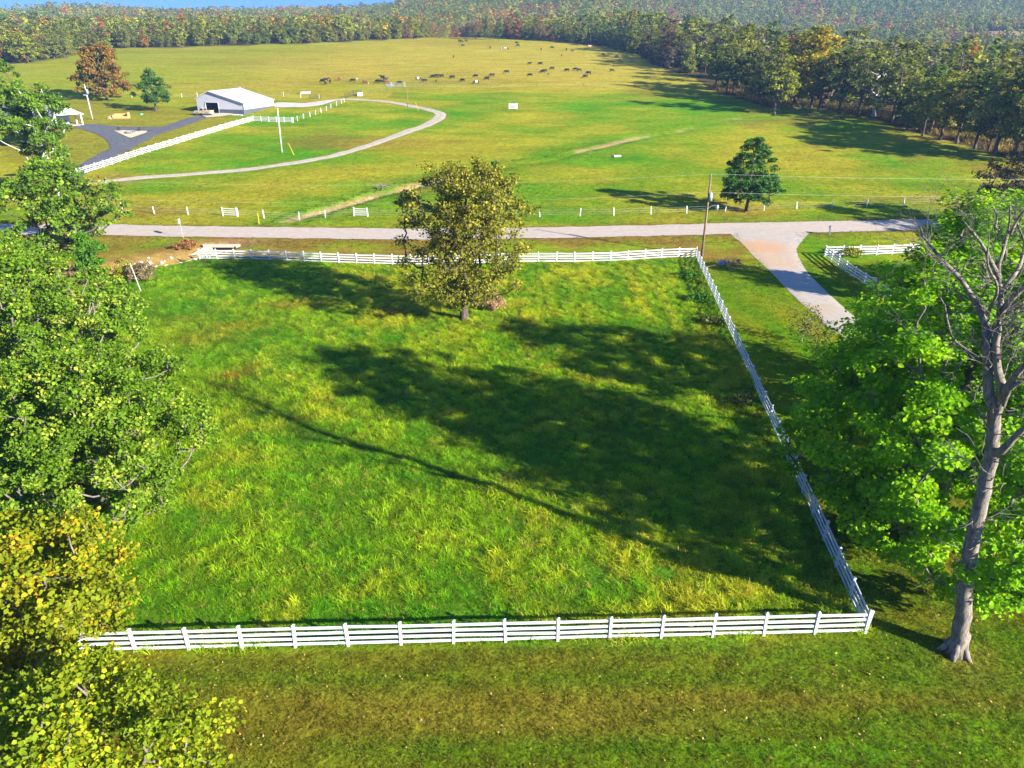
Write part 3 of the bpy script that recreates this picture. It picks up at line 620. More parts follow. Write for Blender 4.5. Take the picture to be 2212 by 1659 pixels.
# the bare tree: limbs traced from where they stand, about 25 m off
def bare_tree():
    Y0 = 25.0
    def q(zx, zy, dy=0):
        px = (1800 + zx / 2.553) * .8848; py = (550 + zy / 2.553) * .8848; z = zat(py, Y0 + dy); return np.array([xat(px, Y0 + dy, z), Y0 + dy, z])
    def q2(px, py, dy=0):
        z = zat(py, Y0 + dy); return np.array([xat(px, Y0 + dy, z), Y0 + dy, z])
    rng = np.random.RandomState(77); mb = MB()
    def limb(pts, r0, r1, n=9):
        P = resample(np.array(pts), .45); L = len(P); P[1:-1] += rng.normal(0, .012 + r1 * .06, (L - 2, 3)); r = np.linspace(r0, r1, L); mb.tube([tuple(p) for p in P], list(r), n); return P, r
    limbs = []
    base = np.array([*at(2062, 1408), 0.0])
    limbs.append(limb([base + [0, 0, -.1], base + [.03, 0, .6], q2(2084, 1290), q2(2104, 1150), q(1578, 1480), q(1596, 1300), q(1598, 1120)], .38, .23, 16))
    mb.tube([tuple(base + [0, 0, -.05]), tuple(base + [0.02, 0, .45]), tuple(base + [.06, 0, 1.2])], [.54, .43, .36], 14)
    for a in (0.4, 1.7, 2.9, 4.1, 5.3):
        mb.tube([tuple(base + [math.cos(a) * .8, math.sin(a) * .8, -.12]), tuple(base + [math.cos(a) * .5, math.sin(a) * .5, .18]), tuple(base + [math.cos(a) * .2, math.sin(a) * .2, .8])], [.07, .16, .16], 7)
    limbs.append(limb([q(1598, 1180), q(1568, 1040), q(1560, 900), q(1545, 720), q(1550, 620, .3), q(1450, 420, .9), q(1330, 270, 1.4), q(1200, 130, 2), q(1140, 10, 2.3)], .22, .03))
    limbs.append(limb([q(1590, 1230), q(1650, 1060, -.3), q(1625, 900, -.3), q(1610, 740, -.2), q(1635, 560), q(1640, 420, .4), q(1630, 250, .8), q(1690, 60, 1.2), q(1700, -120, 1.5)], .20, .03))
    limbs.append(limb([q(1600, 1430), q(1660, 1400, -.6), q(1740, 1310, -1), q(1850, 1220, -1.4), q(1980, 1160, -2)], .19, .05))
    limbs.append(limb([q(1640, 1060, -.3), q(1720, 960, -.9), q(1790, 880, -1.4), q(1900, 800, -2)], .16, .05))
    limbs.append(limb([q(1650, 1130, -.2), q(1700, 1020, -.8), q(1800, 960, -1.2), q(1950, 930, -1.8)], .12, .04))
    limbs.append(limb([q(1635, 560), q(1720, 440, -.3), q(1810, 370, -.5), q(1950, 260, -.9)], .14, .03))
    limbs.append(limb([q(1545, 860), q(1420, 770, .8), q(1330, 680, 1.3), q(1290, 500, 1.8), q(1250, 430, 2)], .075, .018))
    limbs.append(limb([q(1640, 420, .4), q(1760, 260, .9), q(1790, 100, 1.4), q(1720, -60, 1.8)], .10, .02))
    limbs.append(limb([q(1635, 330, .6), q(1560, 180, .9), q(1480, 60, 1.2), q(1400, -40, 1.4)], .09, .02))
    limbs.append(limb([q(1560, 560, .5), q(1620, 380, -.6), q(1560, 250, -1.1), q(1570, 60, -1.6)], .07, .015))
    limbs.append(limb([q(1700, 60, 1.2), q(1760, -60, 1), q(1850, -150, .8)], .06, .015))
    trunk_me = mb.mesh('trunk', M['bark_near'], True)
    tw = MB()
    def twig(p, d, L, r, depth):
        n = 4; pts = [p]
        for i in range(n):
            d = d + rng.normal(0, .24, 3) + np.array([0, 0, .04]); d /= np.linalg.norm(d); pts.append(pts[-1] + d * L / n)
        tw.tube([tuple(x) for x in pts], list(np.linspace(r, r * .35, n + 1)), 4, cap=False)
        if depth > 0:
            for i in (1, 2, 3, 3):
                if rng.rand() < .8:
                    d2 = d + rng.normal(0, .65, 3); d2 /= np.linalg.norm(d2); twig(pts[i], d2, L * .6, r * .6, depth - 1)
    for li, (P, r) in enumerate(limbs):
        k = 1.0
        for i in range(4 if li else 8, len(P)):
            if r[i] > .4: continue
            for rep in range(2 if r[i] > .2 else 3):
                if rng.rand() < (.55 if li else .8):
                    t = P[min(i + 1, len(P) - 1)] - P[i - 1]; t /= np.linalg.norm(t); d = rng.normal(0, 1, 3); d -= t * d.dot(t); d /= np.linalg.norm(d); d = d * .8 + t * .5 + np.array([0, 0, .25]); d /= np.linalg.norm(d)
                    twig(P[i], d, rng.uniform(.9, 2.3), min(.03, r[i] * .35), 2 if r[i] < .22 else 1)
    r = empty('bare_tree', (0, 0, 0)); tag(r, 'tall leafless grey tree in front of the maple at the near fence corner', 'tree')
    r.location = tuple(base)
    for nm, me in (('trunk', trunk_me), ('branches', tw.mesh('branches', M['bark_grey']))):
        o = add(nm, me, r); o.location = tuple(-base)
bare_tree()

# ------------------------------------------------------------------ prototypes of the woods
def proto(seed, leafmat, barkmat, merged, **kw):
    rng = np.random.RandomState(seed); (TV, TF), L = tree_arrays(rng, **kw)
    if merged:
        if L is None: return mesh_np('tree', TV, TF, [barkmat])
        V = np.vstack([TV, L[0]]); n = len(TV)
        return mesh_np('tree', V, np.vstack([TF, L[1] + n]), [barkmat, leafmat], fattr=np.concatenate([np.zeros(len(TF)), L[2]]), midx=np.concatenate([np.zeros(len(TF), int), np.ones(len(L[1]), int)]))
    return mesh_np('trunk', TV, TF, [barkmat], smooth=True), (mesh_np('crown', L[0], L[1], [leafmat], fattr=L[2]) if L is not None else None)
L_obj = mat_leaf('woodland leaves', 'object', trans=.34); L_inst = mat_leaf('far woodland leaves', 'inst', trans=.32)
SHAPES = [(ROUND, 5.2, 15.5, 3.6), (OVAL, 4.2, 17, 3.4), ([.5, .9, 1, .95, .8, .7, .45, .15], 5.8, 14, 3.0), (CONE, 3.4, 14.5, 1.2), ([.3, .6, .9, 1, 1, .9, .6, .2], 5.0, 17.5, 5)]
MIDP = [proto(100 + i, L_obj, M['bark'], False, up=.65, Ht=h_, prof=P_(p, r_), z0=z_, nclump=72, nleaf=2700, leaf=.58, crad=1.05, r0=.26, sides=4, lump=.38, shell=.5) for i, (p, r_, h_, z_) in enumerate(SHAPES)]
MIDP2 = [proto(110 + i, L_obj, M['bark'], False, up=.65, Ht=h_, prof=P_(p, r_), z0=.7, nclump=64, nleaf=2400, leaf=.66, crad=1.3, r0=.22, sides=4, lump=.38, shell=.5) for i, (p, r_, h_, z_) in enumerate(SHAPES)]
BAREP = proto(120, L_obj, M['bark_grey'], False, Ht=14, prof=P_(ROUND, 4.5), z0=2, nclump=150, nleaf=0, leaf=.3, crad=1, r0=.26, sides=3, lump=.35, shell=.6, bare=True, twig=.018)
SNAGP = proto(121, L_obj, M['bark_white'], False, Ht=13, prof=P_([.2, .8, 1, 1, .8, .5], 6.5), z0=5, nclump=26, nleaf=0, leaf=.3, crad=1, r0=.42, sides=6, lump=.4, shell=.7, bare=True, twig=.05, trunk_top=.7)
LOWP = [proto(140 + i, L_inst, M['bark'], True, up=.65, Ht=h_, prof=P_(p, r_), z0=z_, nclump=26, nleaf=330, leaf=1.25, crad=1.35, r0=.24, sides=3, lump=.35, shell=.42) for i, (p, r_, h_, z_) in enumerate(SHAPES)]
LOWP.append(proto(150, L_inst, M['bark_grey'], True, Ht=14, prof=P_(ROUND, 4.5), z0=2, nclump=50, nleaf=160, leaf=.6, crad=1.0, r0=.28, sides=3, lump=.35, twig=.03))
PAL = {'dark green': (.115, .175, .024), 'olive green': (.185, .205, .030), 'yellow-green': (.23, .26, .020), 'golden yellow': (.36, .32, .014), 'orange': (.36, .17, .025), 'rust red': (.26, .09, .04), 'brown': (.21, .145, .055), 'grey-brown': (.25, .20, .14)}
PN = list(PAL)
def dup_tree(pm, loc, rz, sc, col, label, group, name='woodland_tree', cat='tree'):
    r = empty(name, loc, rz); r.scale = sc; tag(r, label, cat, group)
    add('trunk', pm[0], r)
    if pm[1]: o = add('crown', pm[1], r); o.color = (*col, 1)
    return r
rs = np.random.RandomState(5)
def jit(c): k = rs.uniform(.85, 1.2); return tuple(v * k * rs.uniform(.93, 1.07) for v in c)
# first row along the right of the pasture: foot and top measured on the photograph
ROW = [(1545, 193, 95, 'dark green', 0, 'behind the first shade on the pasture'), (1583, 206, 98, 'dark green', 2, 'at the bulge of the wood, left of the yellow-green tree'), (1622, 207, 97, 'olive green', 0, 'just left of the tall yellow-green tree'),
       (1672, 246, 78, 'yellow-green', 1, 'standing out at the wood corner by the creek mouth'), (1715, 226, 60, 'golden yellow', 1, 'rising behind the yellow-green corner tree'), (1752, 232, 55, 'golden yellow', 0, 'broad and brightest in the right-hand wood'),
       (1768, 240, 112, 'dark green', 2, 'right of the creek mouth'), (1812, 245, 102, 'dark green', 0, 'left of the white snag'), (1852, 252, 98, 'olive green', 2, 'immediately left of the white snag'), (1925, 266, 118, 'olive green', 2, 'immediately right of the white snag'),
       (1958, 281, 160, 'dark green', 1, 'second to the right of the white snag'), (1992, 294, 165, 'yellow-green', 4, 'slender, over the brown undergrowth'), (2030, 303, 152, 'yellow-green', 0, 'lit, midway along the right pasture edge'),
       (2066, 311, 160, 'olive green', 4, 'midway along the right pasture edge'), (2105, 322, 146, 'dark green', 0, 'thick, over the dark pasture shade'), (2148, 333, 140, 'olive green', 2, 'near the right end of the pasture edge'), (2190, 346, 122, 'dark green', 0, 'last but one at the right end of the pasture edge'), (2232, 356, 118, 'olive green', 0, 'at the very right end of the pasture edge')]
HTS = [h_ for _, _, h_, _ in SHAPES]
for (px, py, top, cn, si, where) in ROW:
    p = gp(px, py); ht = max(6, zat(top, p.y) - p.z); k = ht / HTS[si]
    dup_tree(MIDP[si], (p.x, p.y, p.z - .1), rs.uniform(0, 6.28), (k * rs.uniform(1.08, 1.25), k * rs.uniform(1.08, 1.25), k), jit(PAL[cn]), f'{cn} tree {where}', 'trees along the right pasture edge')
p = gp(1886, 252); dup_tree(SNAGP, (p.x, p.y, p.z - .1), 1.0, (1.25, 1.25, (zat(146, p.y) - p.z) / 13), (1, 1, 1), 'bleached white dead snag with crooked limbs at the pasture edge', None, 'dead_tree')
mb = MB(); p = gp(1815, 256); q = gp(1868, 250); mb.tube([p + Vector((0, 0, .2)), p.lerp(q, .5) + Vector((0, 0, 2.2)), q + Vector((0, 0, 5.5))], [.22, .28, .24], 7)
tag(mb.build('leaning_trunk', M['bark'], None, True), 'dark fallen trunk leaning up against the white snag', 'log')

# woods: every visible tree gets a place; the nearest become things of their own
def scatter(x0, x1, y0, y1, sp, seed):
    r = np.random.RandomState(seed); nxn, nyn = int((x1 - x0) / sp), int((y1 - y0) / sp)
    a, b = np.meshgrid(np.arange(nxn), np.arange(nyn)); x = x0 + (a.ravel() + r.rand(a.size)) * sp; y = y0 + (b.ravel() + r.rand(a.size)) * sp; return x, y
X, Y = [], []
for (y0, y1, sp, sd_) in ((140, 330, 6.6, 1), (330, 760, 5.4, 2), (760, 1350, 7.2, 3), (1350, 2750, 12.5, 4)):
    a, b = scatter(-.95 * y1 - 60, .95 * y1 + 60, y0, y1, sp, sd_); X.append(a); Y.append(b)
X = np.concatenate(X); Y = np.concatenate(Y)
keep = (np.abs(X) < .86 * Y + 40) & ~inpoly(X, Y, FIELD) & ~((((X - 512) / 80) ** 2 + ((Y - 742) / 85) ** 2) < 1) & ((Y < 1500) | (X > -900)) & ~((Y < 150) & (X < 130))
keep &= ~((Y < 330) & (X < 0))
keep &= ~((X > 60) & (Y < 330) & (rs.rand(len(X)) < .55))
X, Y = X[keep], Y[keep]; Z = H(X, Y)
dE, tE = segdist(X, Y, EDGE); cumE = tE
n = len(X); hue = fbm(X, Y, 90, 51, 4) * .7 + rs.rand(n) * .3
hv = rs.rand(n); ci = np.zeros(n, int)
thr = [.25, .64, .83, .865, .90, .92, .96, 1.01]
ci = np.searchsorted(thr, np.clip(hv * .75 + (hue - .5) * 1.1 + .12, 0, 1)); ci = np.minimum(ci, 7)
leftwarm = (X < -60) & (Y < 1000); ci = np.where(leftwarm & (rs.rand(n) < .10), rs.choice([2, 3, 4, 2, 6], n), ci)
greyrt = (X > 30) & (Y > 240) & (Y < 420) & (rs.rand(n) < .4); ci = np.where(greyrt, rs.choice([7, 7, 6, 1], n), ci)
redmid = (X > -60) & (X < 30) & (dE < 12) & (rs.rand(n) < .3); ci = np.where(redmid, rs.choice([5, 4, 6], n), ci)
sc = rs.uniform(.62, 1.28, n) * np.where(Y > 1350, 1.35, 1.0) * np.where(dE < 8, .92, 1.0); sc = np.where((X > 60) & (Y < 330), sc * .92, sc) * (1 - .30 * sst(280, 380, Y)) * np.where((X > 60) & (Y > 330), 1.2, 1.0)
near = (dE < 7.0) & (Y > 150) | ((X > 60) & (Y < 300) & (dE < 26)); idx = np.where(near)[0]
vis = np.abs(X[idx]) < .83 * Y[idx] + 5
idx = idx[vis]
order = np.argsort(Y[idx] - 400 * (dE[idx] < 7)); idx = idx[order][:262]
SEG = [(70, 'at the far left pasture edge'), (150, 'at the wood corner behind the house'), (240, 'on the pasture edge above the rust autumn tree'), (330, 'on the pasture edge above the lawn pine'), (420, 'on the ridge edge just left of the barn'), (520, 'on the ridge edge above the barn roof'), (600, 'on the ridge edge above the barn right wall'), (690, 'on the ridge edge above the gravel yard'), (760, 'on the ridge edge above the leftmost cattle'), (850, 'on the ridge edge above the crowded cattle'), (930, 'on the ridge edge above the cattle pair'), (1010, 'on the ridge left of the lone edge trees'), (1100, 'on the ridge behind the lone edge trees'), (1180, 'on the ridge right of the lone edge trees'), (1260, 'on the ridge crest above the right-hand cattle'), (1320, 'at the right end of the ridge crest'), (1390, 'at the top bend of the right pasture edge'), (1460, 'down the right pasture edge by the far shade'), (1530, 'on the pasture edge before the dark oaks'), (1640, 'in the wood behind the dark oaks'), (1760, 'behind the yellow-green corner tree'), (1860, 'in the wood just left of the white snag'), (1960, 'in the wood just right of the white snag'), (2080, 'in the wood behind the brown undergrowth'), (2200, 'in the wood over the dark pasture shade'), (9999, 'at the upper right picture edge')]
taken = np.zeros(n, bool); todo = []
for i in idx:
    taken[i] = True; cn = PN[ci[i]]
    pxx = 1106 + 1533.4 * X[i] / (Y[i] * _c + (CAMZ - Z[i]) * _s)
    where = next(s[1] for s in SEG if pxx < s[0])
    bare_ = cn == 'grey-brown' and rs.rand() < .55
    si = rs.randint(5); pm = BAREP if bare_ else (MIDP2 if Y[i] > 300 else MIDP)[si]; size = 'tall ' if sc[i] > (.80 if Y[i] > 300 else 1.02) else ('low ' if sc[i] < (.54 if Y[i] > 300 else .70) else '')
    shp = ['', 'slender ', 'broad ', 'pointed ', 'high-crowned '][si]
    if bare_: lab = f'{size}leafless grey tree {where}'
    else: lab = f'{size}{shp}{cn} tree {where}'
    k = sc[i]; todo.append((pxx, lab, where, pm, i, k, cn))
todo.sort(key=lambda q: q[0])
for q_, (pxx, lab, where, pm, i, k, cn) in enumerate(todo):
    al = [j for j, o_ in enumerate(todo) if o_[1] == lab]
    if len(al) > 1:
        lab = ('leftmost', 'second-left', 'third-left', 'fourth-left', 'fifth-left', 'sixth-left', 'seventh-left', 'eighth-left')[min(7, al.index(q_))] + ' ' + lab
    lab = ' '.join(lab.split())
    if len(lab.replace('-', ' ').split()) > 16: lab = lab.replace('high-crowned ', 'leggy ', 1).replace(' bunch of', '', 1)
    dup_tree(pm, (X[i], Y[i], Z[i] - .1), rs.uniform(0, 6.28), (k, k, k * rs.uniform(.9, 1.1)), jit(PAL[cn]), lab, 'woodland edge trees ' + where)
# three lone trees on the ridge crest
for px, py, cn, k, lab in ((1028, 84, 'brown', .62, 'brown-green tree standing out on the ridge crest, left of its pair'), (1050, 83.5, 'olive green', .85, 'olive tree standing out on the ridge crest, middle of three'), (1078, 86, 'dark green', .7, 'dark rounded tree standing out on the ridge crest, right of its pair')):
    p = gp(px, py); dup_tree(MIDP[0], (p.x, p.y - 4, h1(p.x, p.y - 4) - .1), rs.uniform(0, 6), (k, k, k), jit(PAL[cn]), lab, None)
for px, py, cn, k, lab in ((62, 137, 'yellow-green', .95, 'round yellow-green tree standing before the wood at the far left'), (118, 127, 'olive green', .8, 'olive tree beside the round yellow-green tree at the far left'), (140, 126, 'olive green', .75, 'pale-trunked olive tree at the corner of the left wood')):
    p = gp(px, py); dup_tree(MIDP[2], (p.x, p.y, p.z - .1), rs.uniform(0, 6), (k * 1.1, k * 1.1, k), jit(PAL[cn]), lab, None)
# ------------------------------------------------------------------ geometry-node scatter
def gn_scatter(name, pts, rot, scl, tint, pidx, meshes, kind='stuff'):
    coll = bpy.data.collections.new(name + '_kinds')
    for i, m in enumerate(meshes):
        o = bpy.data.objects.new(f'{name}_kind_{i:02d}', m); coll.objects.link(o)
    me = bpy.data.meshes.new(name); k = len(pts); me.vertices.add(k); me.vertices.foreach_set('co', np.asarray(pts, np.float32).ravel())
    def at_(nm, ty, key, arr): a = me.attributes.new(nm, ty, 'POINT'); a.data.foreach_set(key, np.ascontiguousarray(arr).ravel())
    at_('rot', 'FLOAT_VECTOR', 'vector', np.asarray(rot, np.float32)); at_('scl', 'FLOAT_VECTOR', 'vector', np.asarray(scl, np.float32))
    at_('tint', 'FLOAT_COLOR', 'color', np.concatenate([tint, np.ones((k, 1))], 1).astype(np.float32)); at_('pick', 'INT', 'value', np.asarray(pidx, np.int32))
    me.update()
    ng = bpy.data.node_groups.new(name, 'GeometryNodeTree')
    ng.interface.new_socket('Geometry', in_out='INPUT', socket_type='NodeSocketGeometry'); ng.interface.new_socket('Geometry', in_out='OUTPUT', socket_type='NodeSocketGeometry')
    N = ng.nodes.new; gi = N('NodeGroupInput'); go = N('NodeGroupOutput'); ip = N('GeometryNodeInstanceOnPoints'); cl = N('GeometryNodeCollectionInfo')
    cl.inputs['Collection'].default_value = coll; cl.inputs['Separate Children'].default_value = True; cl.inputs['Reset Children'].default_value = True
    def na(nm, ty): q = N('GeometryNodeInputNamedAttribute'); q.data_type = ty; q.inputs['Name'].default_value = nm; return q.outputs['Attribute']
    e2r = N('FunctionNodeEulerToRotation')
    l = ng.links.new
    l(na('rot', 'FLOAT_VECTOR'), e2r.inputs[0]); l(gi.outputs[0], ip.inputs['Points']); l(cl.outputs[0], ip.inputs['Instance'])
    ip.inputs['Pick Instance'].default_value = True; l(na('pick', 'INT'), ip.inputs['Instance Index']); l(e2r.outputs[0], ip.inputs['Rotation']); l(na('scl', 'FLOAT_VECTOR'), ip.inputs['Scale'])
    l(ip.outputs[0], go.inputs[0])
    o = add(name, me); md = o.modifiers.new('scatter', 'NODES'); md.node_group = ng
    return tag(o, kind=kind)
warm = (Y > 480) & (fbm(X, Y, 70, 91, 4) + .25 * (rs.rand(n) - .5) > .60); ci = np.where(warm & ~taken & (rs.rand(n) < .55), rs.choice([2, 2, 3, 4, 4, 5, 6], n), ci)
rest = ~taken; m_ = rest.sum()
tint = np.array([PAL[PN[i]] for i in ci[rest]]) * rs.uniform(.75, 1.35, (m_, 1)) * np.where(Y[rest] > 480, 1.2, 1.0)[:, None] * rs.uniform(.94, 1.06, (m_, 3))
pidx = rs.randint(0, 5, m_); pidx = np.where((ci[rest] == 7) & (rs.rand(m_) < .6), 5, pidx)
s3 = sc[rest][:, None] * np.array([[1.08, 1.08, 1.0]]) * rs.uniform(.9, 1.1, (m_, 3))
gn_scatter('distant_woods', np.stack([X[rest], Y[rest], Z[rest] - .15], 1), np.stack([np.zeros(m_), np.zeros(m_), rs.uniform(0, 6.28, m_)], 1), s3, tint, pidx, LOWP)
tag(bpy.data.objects['distant_woods'], 'mixed autumn woods covering the hills behind the pasture', 'woods')
print('woods', n, 'individual', len(idx))

# long grass of the paddock
def tuft(seed, nb, h, wd, spread, lean):
    r = np.random.RandomState(seed); V = []; F = []; v = []
    for i in range(nb):
        a = r.uniform(0, 6.28); b = np.array([math.cos(a), math.sin(a), 0]); c = np.array([-b[1], b[0], 0]); p = np.array([*r.normal(0, spread, 2), 0]); hh = h * r.uniform(.5, 1.15); l = lean * r.uniform(.3, 1.6) * hh; w_ = wd * r.uniform(.7, 1.3)
        m1 = p + b * l * .35 + np.array([0, 0, hh * .62]); tp = p + b * l + np.array([0, 0, hh * (.95 - .25 * lean)])
        k = len(V); V += [p - c * w_ * .5, p + c * w_ * .5, m1 + c * w_ * .45, m1 - c * w_ * .45, tp]; F += [(k, k + 1, k + 2, k + 3)]; F2.append((k + 3, k + 2, k + 4)); v.append(r.rand())
    return V, F, v
TUFT = []
L_grass = mat_leaf('grass blades', 'inst', trans=.5)
def tuft_mesh(seed, *a):
    global F2
    F2 = []; V, F, v = tuft(seed, *a)
    return mesh_np('tuft', np.array(V), [np.array(F), np.array(F2)], [L_grass], fattr=np.array(v + v))
TALL = [tuft_mesh(200 + i, 17, .34, .024, .12, .8) for i in range(4)] + [tuft_mesh(210, 22, .28, .022, .18, 1.1), tuft_mesh(211, 10, .5, .022, .09, .55)]
SHORT = [tuft_mesh(220 + i, 12, .075, .022, .10, .9) for i in range(3)]
def fill(poly, dens, seed):
    P = np.array(poly); x0, y0 = P.min(0); x1, y1 = P.max(0); r = np.random.RandomState(seed); k = int((x1 - x0) * (y1 - y0) * dens)
    x = r.uniform(x0, x1, k); y = r.uniform(y0, y1, k); m = inpoly(x, y, poly); return x[m], y[m]
x, y = fill(PADDOCK, 32, 9); m = (np.abs(x) < .80 * y + 6) & (segdist(x, y, DITCH)[0] > 2.2); x, y = x[m], y[m]; k = len(x)
r9 = np.random.RandomState(19)
n1 = fbm(x, y, 9, 61, 3); n2 = fbm(x, y, 2.2, 62, 2); n3 = fbm(x, y, 22, 63, 3)
G1, G2, G3, G4 = A_(.100, .310, .005), A_(.260, .430, .007), A_(.50, .48, .022), A_(.50, .36, .08)
tc = lerp(np.broadcast_to(G1, (k, 3)), G2, sst(.28, .58, n1 * .45 + n2 * .35 + r9.rand(k) * .2))
tc = lerp(tc, G3, sst(.48, .74, n3 * .45 + .03 * (y < 50) + n2 * .35 + r9.rand(k) * .2) * .85)
tc = lerp(tc, G4, (r9.rand(k) < .05) * .8)
rows = sst(.5, .9, vn(x, y * .12, 1.3, 64)) * sst(2, 14, x) * sst(52, 66, y)
tc = lerp(tc, G3, rows * .6)
for (px, py, rad_, el, col_, am) in ((520, 812, 1.3, 1.0, (.42, .13, .03), .75), (545, 795, 1.0, 1.0, (.42, .13, .03), .6), (490, 840, 1.0, 1.0, (.42, .13, .03), .6), (440, 735, 4, .6, (.45, .22, .03), .45), (510, 705, 4, .6, (.45, .22, .03), .45), (620, 662, 3.4, .5, (.45, .22, .03), .6), (680, 650, 3, .5, (.45, .25, .03), .5), (850, 675, 1.2, 1, (.30, .10, .04), .8), (800, 600, 3, .6, (.40, .28, .03), .6), (1310, 930, 1.3, 1, (.3, .16, .05), .5), (1100, 1040, 1.0, 1, (.40, .30, .08), .5), (380, 690, 3, .7, (.32, .28, .03), .5)):
    cx, cy = at(px, py); d = np.hypot((x - cx) - .9 * (y - cy), (y - cy) / el * 1.3 + .3 * (x - cx)); tc = lerp(tc, np.array(col_), np.exp(-(d / rad_) ** 2) * am * (.4 + .9 * r9.rand(k)))
n5 = vn(x, y, .55, 66); hs = .88 * (.55 + .45 * n2 + .25 * (n1 - .5)) * (.30 + 1.4 * n5); tc = tc * (.55 + .85 * n5)[:, None]  # short tufts also tinted darker, painting the shaded gaps between clumps
dfn = np.minimum(segdist(x, y, [c_nl, c_nr])[0], segdist(x, y, [c_nr, c_fr])[0]); hs = hs * (1 + .35 * np.exp(-(dfn / 1.4) ** 2))
s3 = (hs * r9.uniform(.75, 1.25, k))[:, None] * np.array([[1.15, 1.15, 1.0]])
gn_scatter('paddock_grass', np.stack([x, y, H(x, y) - .02], 1), np.stack([r9.normal(0, .16, k), r9.normal(0, .16, k), r9.uniform(0, 6.28, k)], 1), s3, tc, r9.choice([0, 1, 2, 3, 4, 4, 5], k), TALL)
tag(bpy.data.objects['paddock_grass'], 'long lush green grass filling the fenced paddock', 'grass'); print('tufts', k)
# mown lawn, leaf litter
x, y = fill([(-24, 7), (36, 7), (42, 92), (c_fr[0] + .4, c_fr[1] - .5), (c_nr[0] + .3, c_nr[1] - .4), (-24, c_nl[1] - .4)], 26, 33); m = (np.abs(x) < .80 * y + 8) & (segdist(x, y, DRIVEC)[0] > 2.2) & ((y < 45) | (r9.rand(len(x)) < .45)); x, y = x[m], y[m]; k = len(x)
tc = ground_colour(x, y) * r9.uniform(.75, 1.45, (k, 1)); s3 = np.repeat(r9.uniform(.6, 1.35, (k, 1)), 3, 1)
gn_scatter('lawn_grass', np.stack([x, y, H(x, y) - .005], 1), np.stack([r9.normal(0, .2, k), r9.normal(0, .2, k), r9.uniform(0, 6.28, k)], 1), s3, tc, r9.randint(0, 3, k), SHORT)
tag(bpy.data.objects['lawn_grass'], 'short mown lawn grass outside the paddock fence', 'grass'); print('lawn', k)
x, y = fill([(-140, 92), (-60, 97), (60, 100), (110, 112), (100, 175), (-140, 185)], 2.6, 35)
m = (segdist(x, y, ROADC)[0] > 2.95) & (segdist(x, y, DRIVEC)[0] > 4) & (segdist(x, y, TRACK)[0] > 1.6) & (np.abs(x) < .8 * y); x, y = x[m], y[m]; k = len(x)
tc = ground_colour(x, y) * r9.uniform(.8, 1.4, (k, 1)); s3 = (r9.uniform(.25, .6, k) * (1 - .3 * sst(120, 170, y)))[:, None] * np.array([[1.5, 1.5, 1]])
dc = segdist(x, y, CREEK)[0]; s3 *= (1 + .9 * np.exp(-((dc - 2.6) / 1.2) ** 2))[:, None]
gn_scatter('meadow_grass', np.stack([x, y, H(x, y) - .01], 1), np.stack([r9.normal(0, .2, k), r9.normal(0, .2, k), r9.uniform(0, 6.28, k)], 1), s3, tc, r9.randint(0, 5, k), TALL)
tag(bpy.data.objects['meadow_grass'], 'rough grass on the verges and the field across the road', 'grass')
LV = np.array([(-.5, 0, 0), (0, -.32, .1), (.5, 0, .02), (0, .32, .1)]) * .11
lm = mesh_np('fallen_leaf', LV, np.array([(0, 1, 2, 3)]), [mat_leaf('fallen leaves', 'inst', trans=.2)], fattr=np.array([.6]))
xs = np.concatenate([r9.uniform(-18, 16, 900), r9.normal(22, 5, 700), r9.normal(-16, 4, 500)]); ys = np.concatenate([r9.uniform(10, 25, 900), r9.normal(27, 6, 700), r9.normal(19, 4, 500)])
m = ys > 6; xs, ys = xs[m], ys[m]; k = len(xs); pal = np.array([(.40, .22, .05), (.45, .30, .10), (.30, .13, .04), (.36, .24, .10)])
gn_scatter('fallen_leaves', np.stack([xs, ys, H(xs, ys) + .07], 1), np.stack([r9.normal(0, .4, k), r9.normal(0, .4, k), r9.uniform(0, 6.28, k)], 1), np.repeat(r9.uniform(.5, 1.3, (k, 1)), 3, 1), pal[r9.randint(0, 4, k)], np.zeros(k), [lm])
tag(bpy.data.objects['fallen_leaves'], 'scattered fallen leaves on the mown lawn', 'leaves')
# undergrowth below the right-hand wood
E_ = [p for p in EDGE if p[0] > 58 and p[1] < 300]; a = np.array(resample(E_, 1.5))
xs = np.repeat(a[:, 0], 9) + r9.normal(0, 1, len(a) * 9) + np.abs(r9.normal(0, 6, len(a) * 9)) * .8 + 2.5; ys = np.repeat(a[:, 1], 9) + r9.normal(0, 1.5, len(a) * 9) + np.abs(r9.normal(0, 6, len(a) * 9)) * .55 + 1.5; k = len(xs)
pal = np.array([(.30, .21, .07), (.34, .28, .06), (.18, .20, .04), (.40, .29, .08), (.22, .15, .07)])
gn_scatter('undergrowth', np.stack([xs, ys, H(xs, ys) - .05], 1), np.stack([r9.normal(0, .2, k), r9.normal(0, .2, k), r9.uniform(0, 6.28, k)], 1), r9.uniform(2.2, 5.5, (k, 1)) * np.array([[1.3, 1.3, 1]]), pal[r9.randint(0, 5, k)], r9.randint(0, 6, k), TALL)
tag(bpy.data.objects['undergrowth'], 'brown and olive undergrowth beneath the right-hand wood', 'undergrowth')
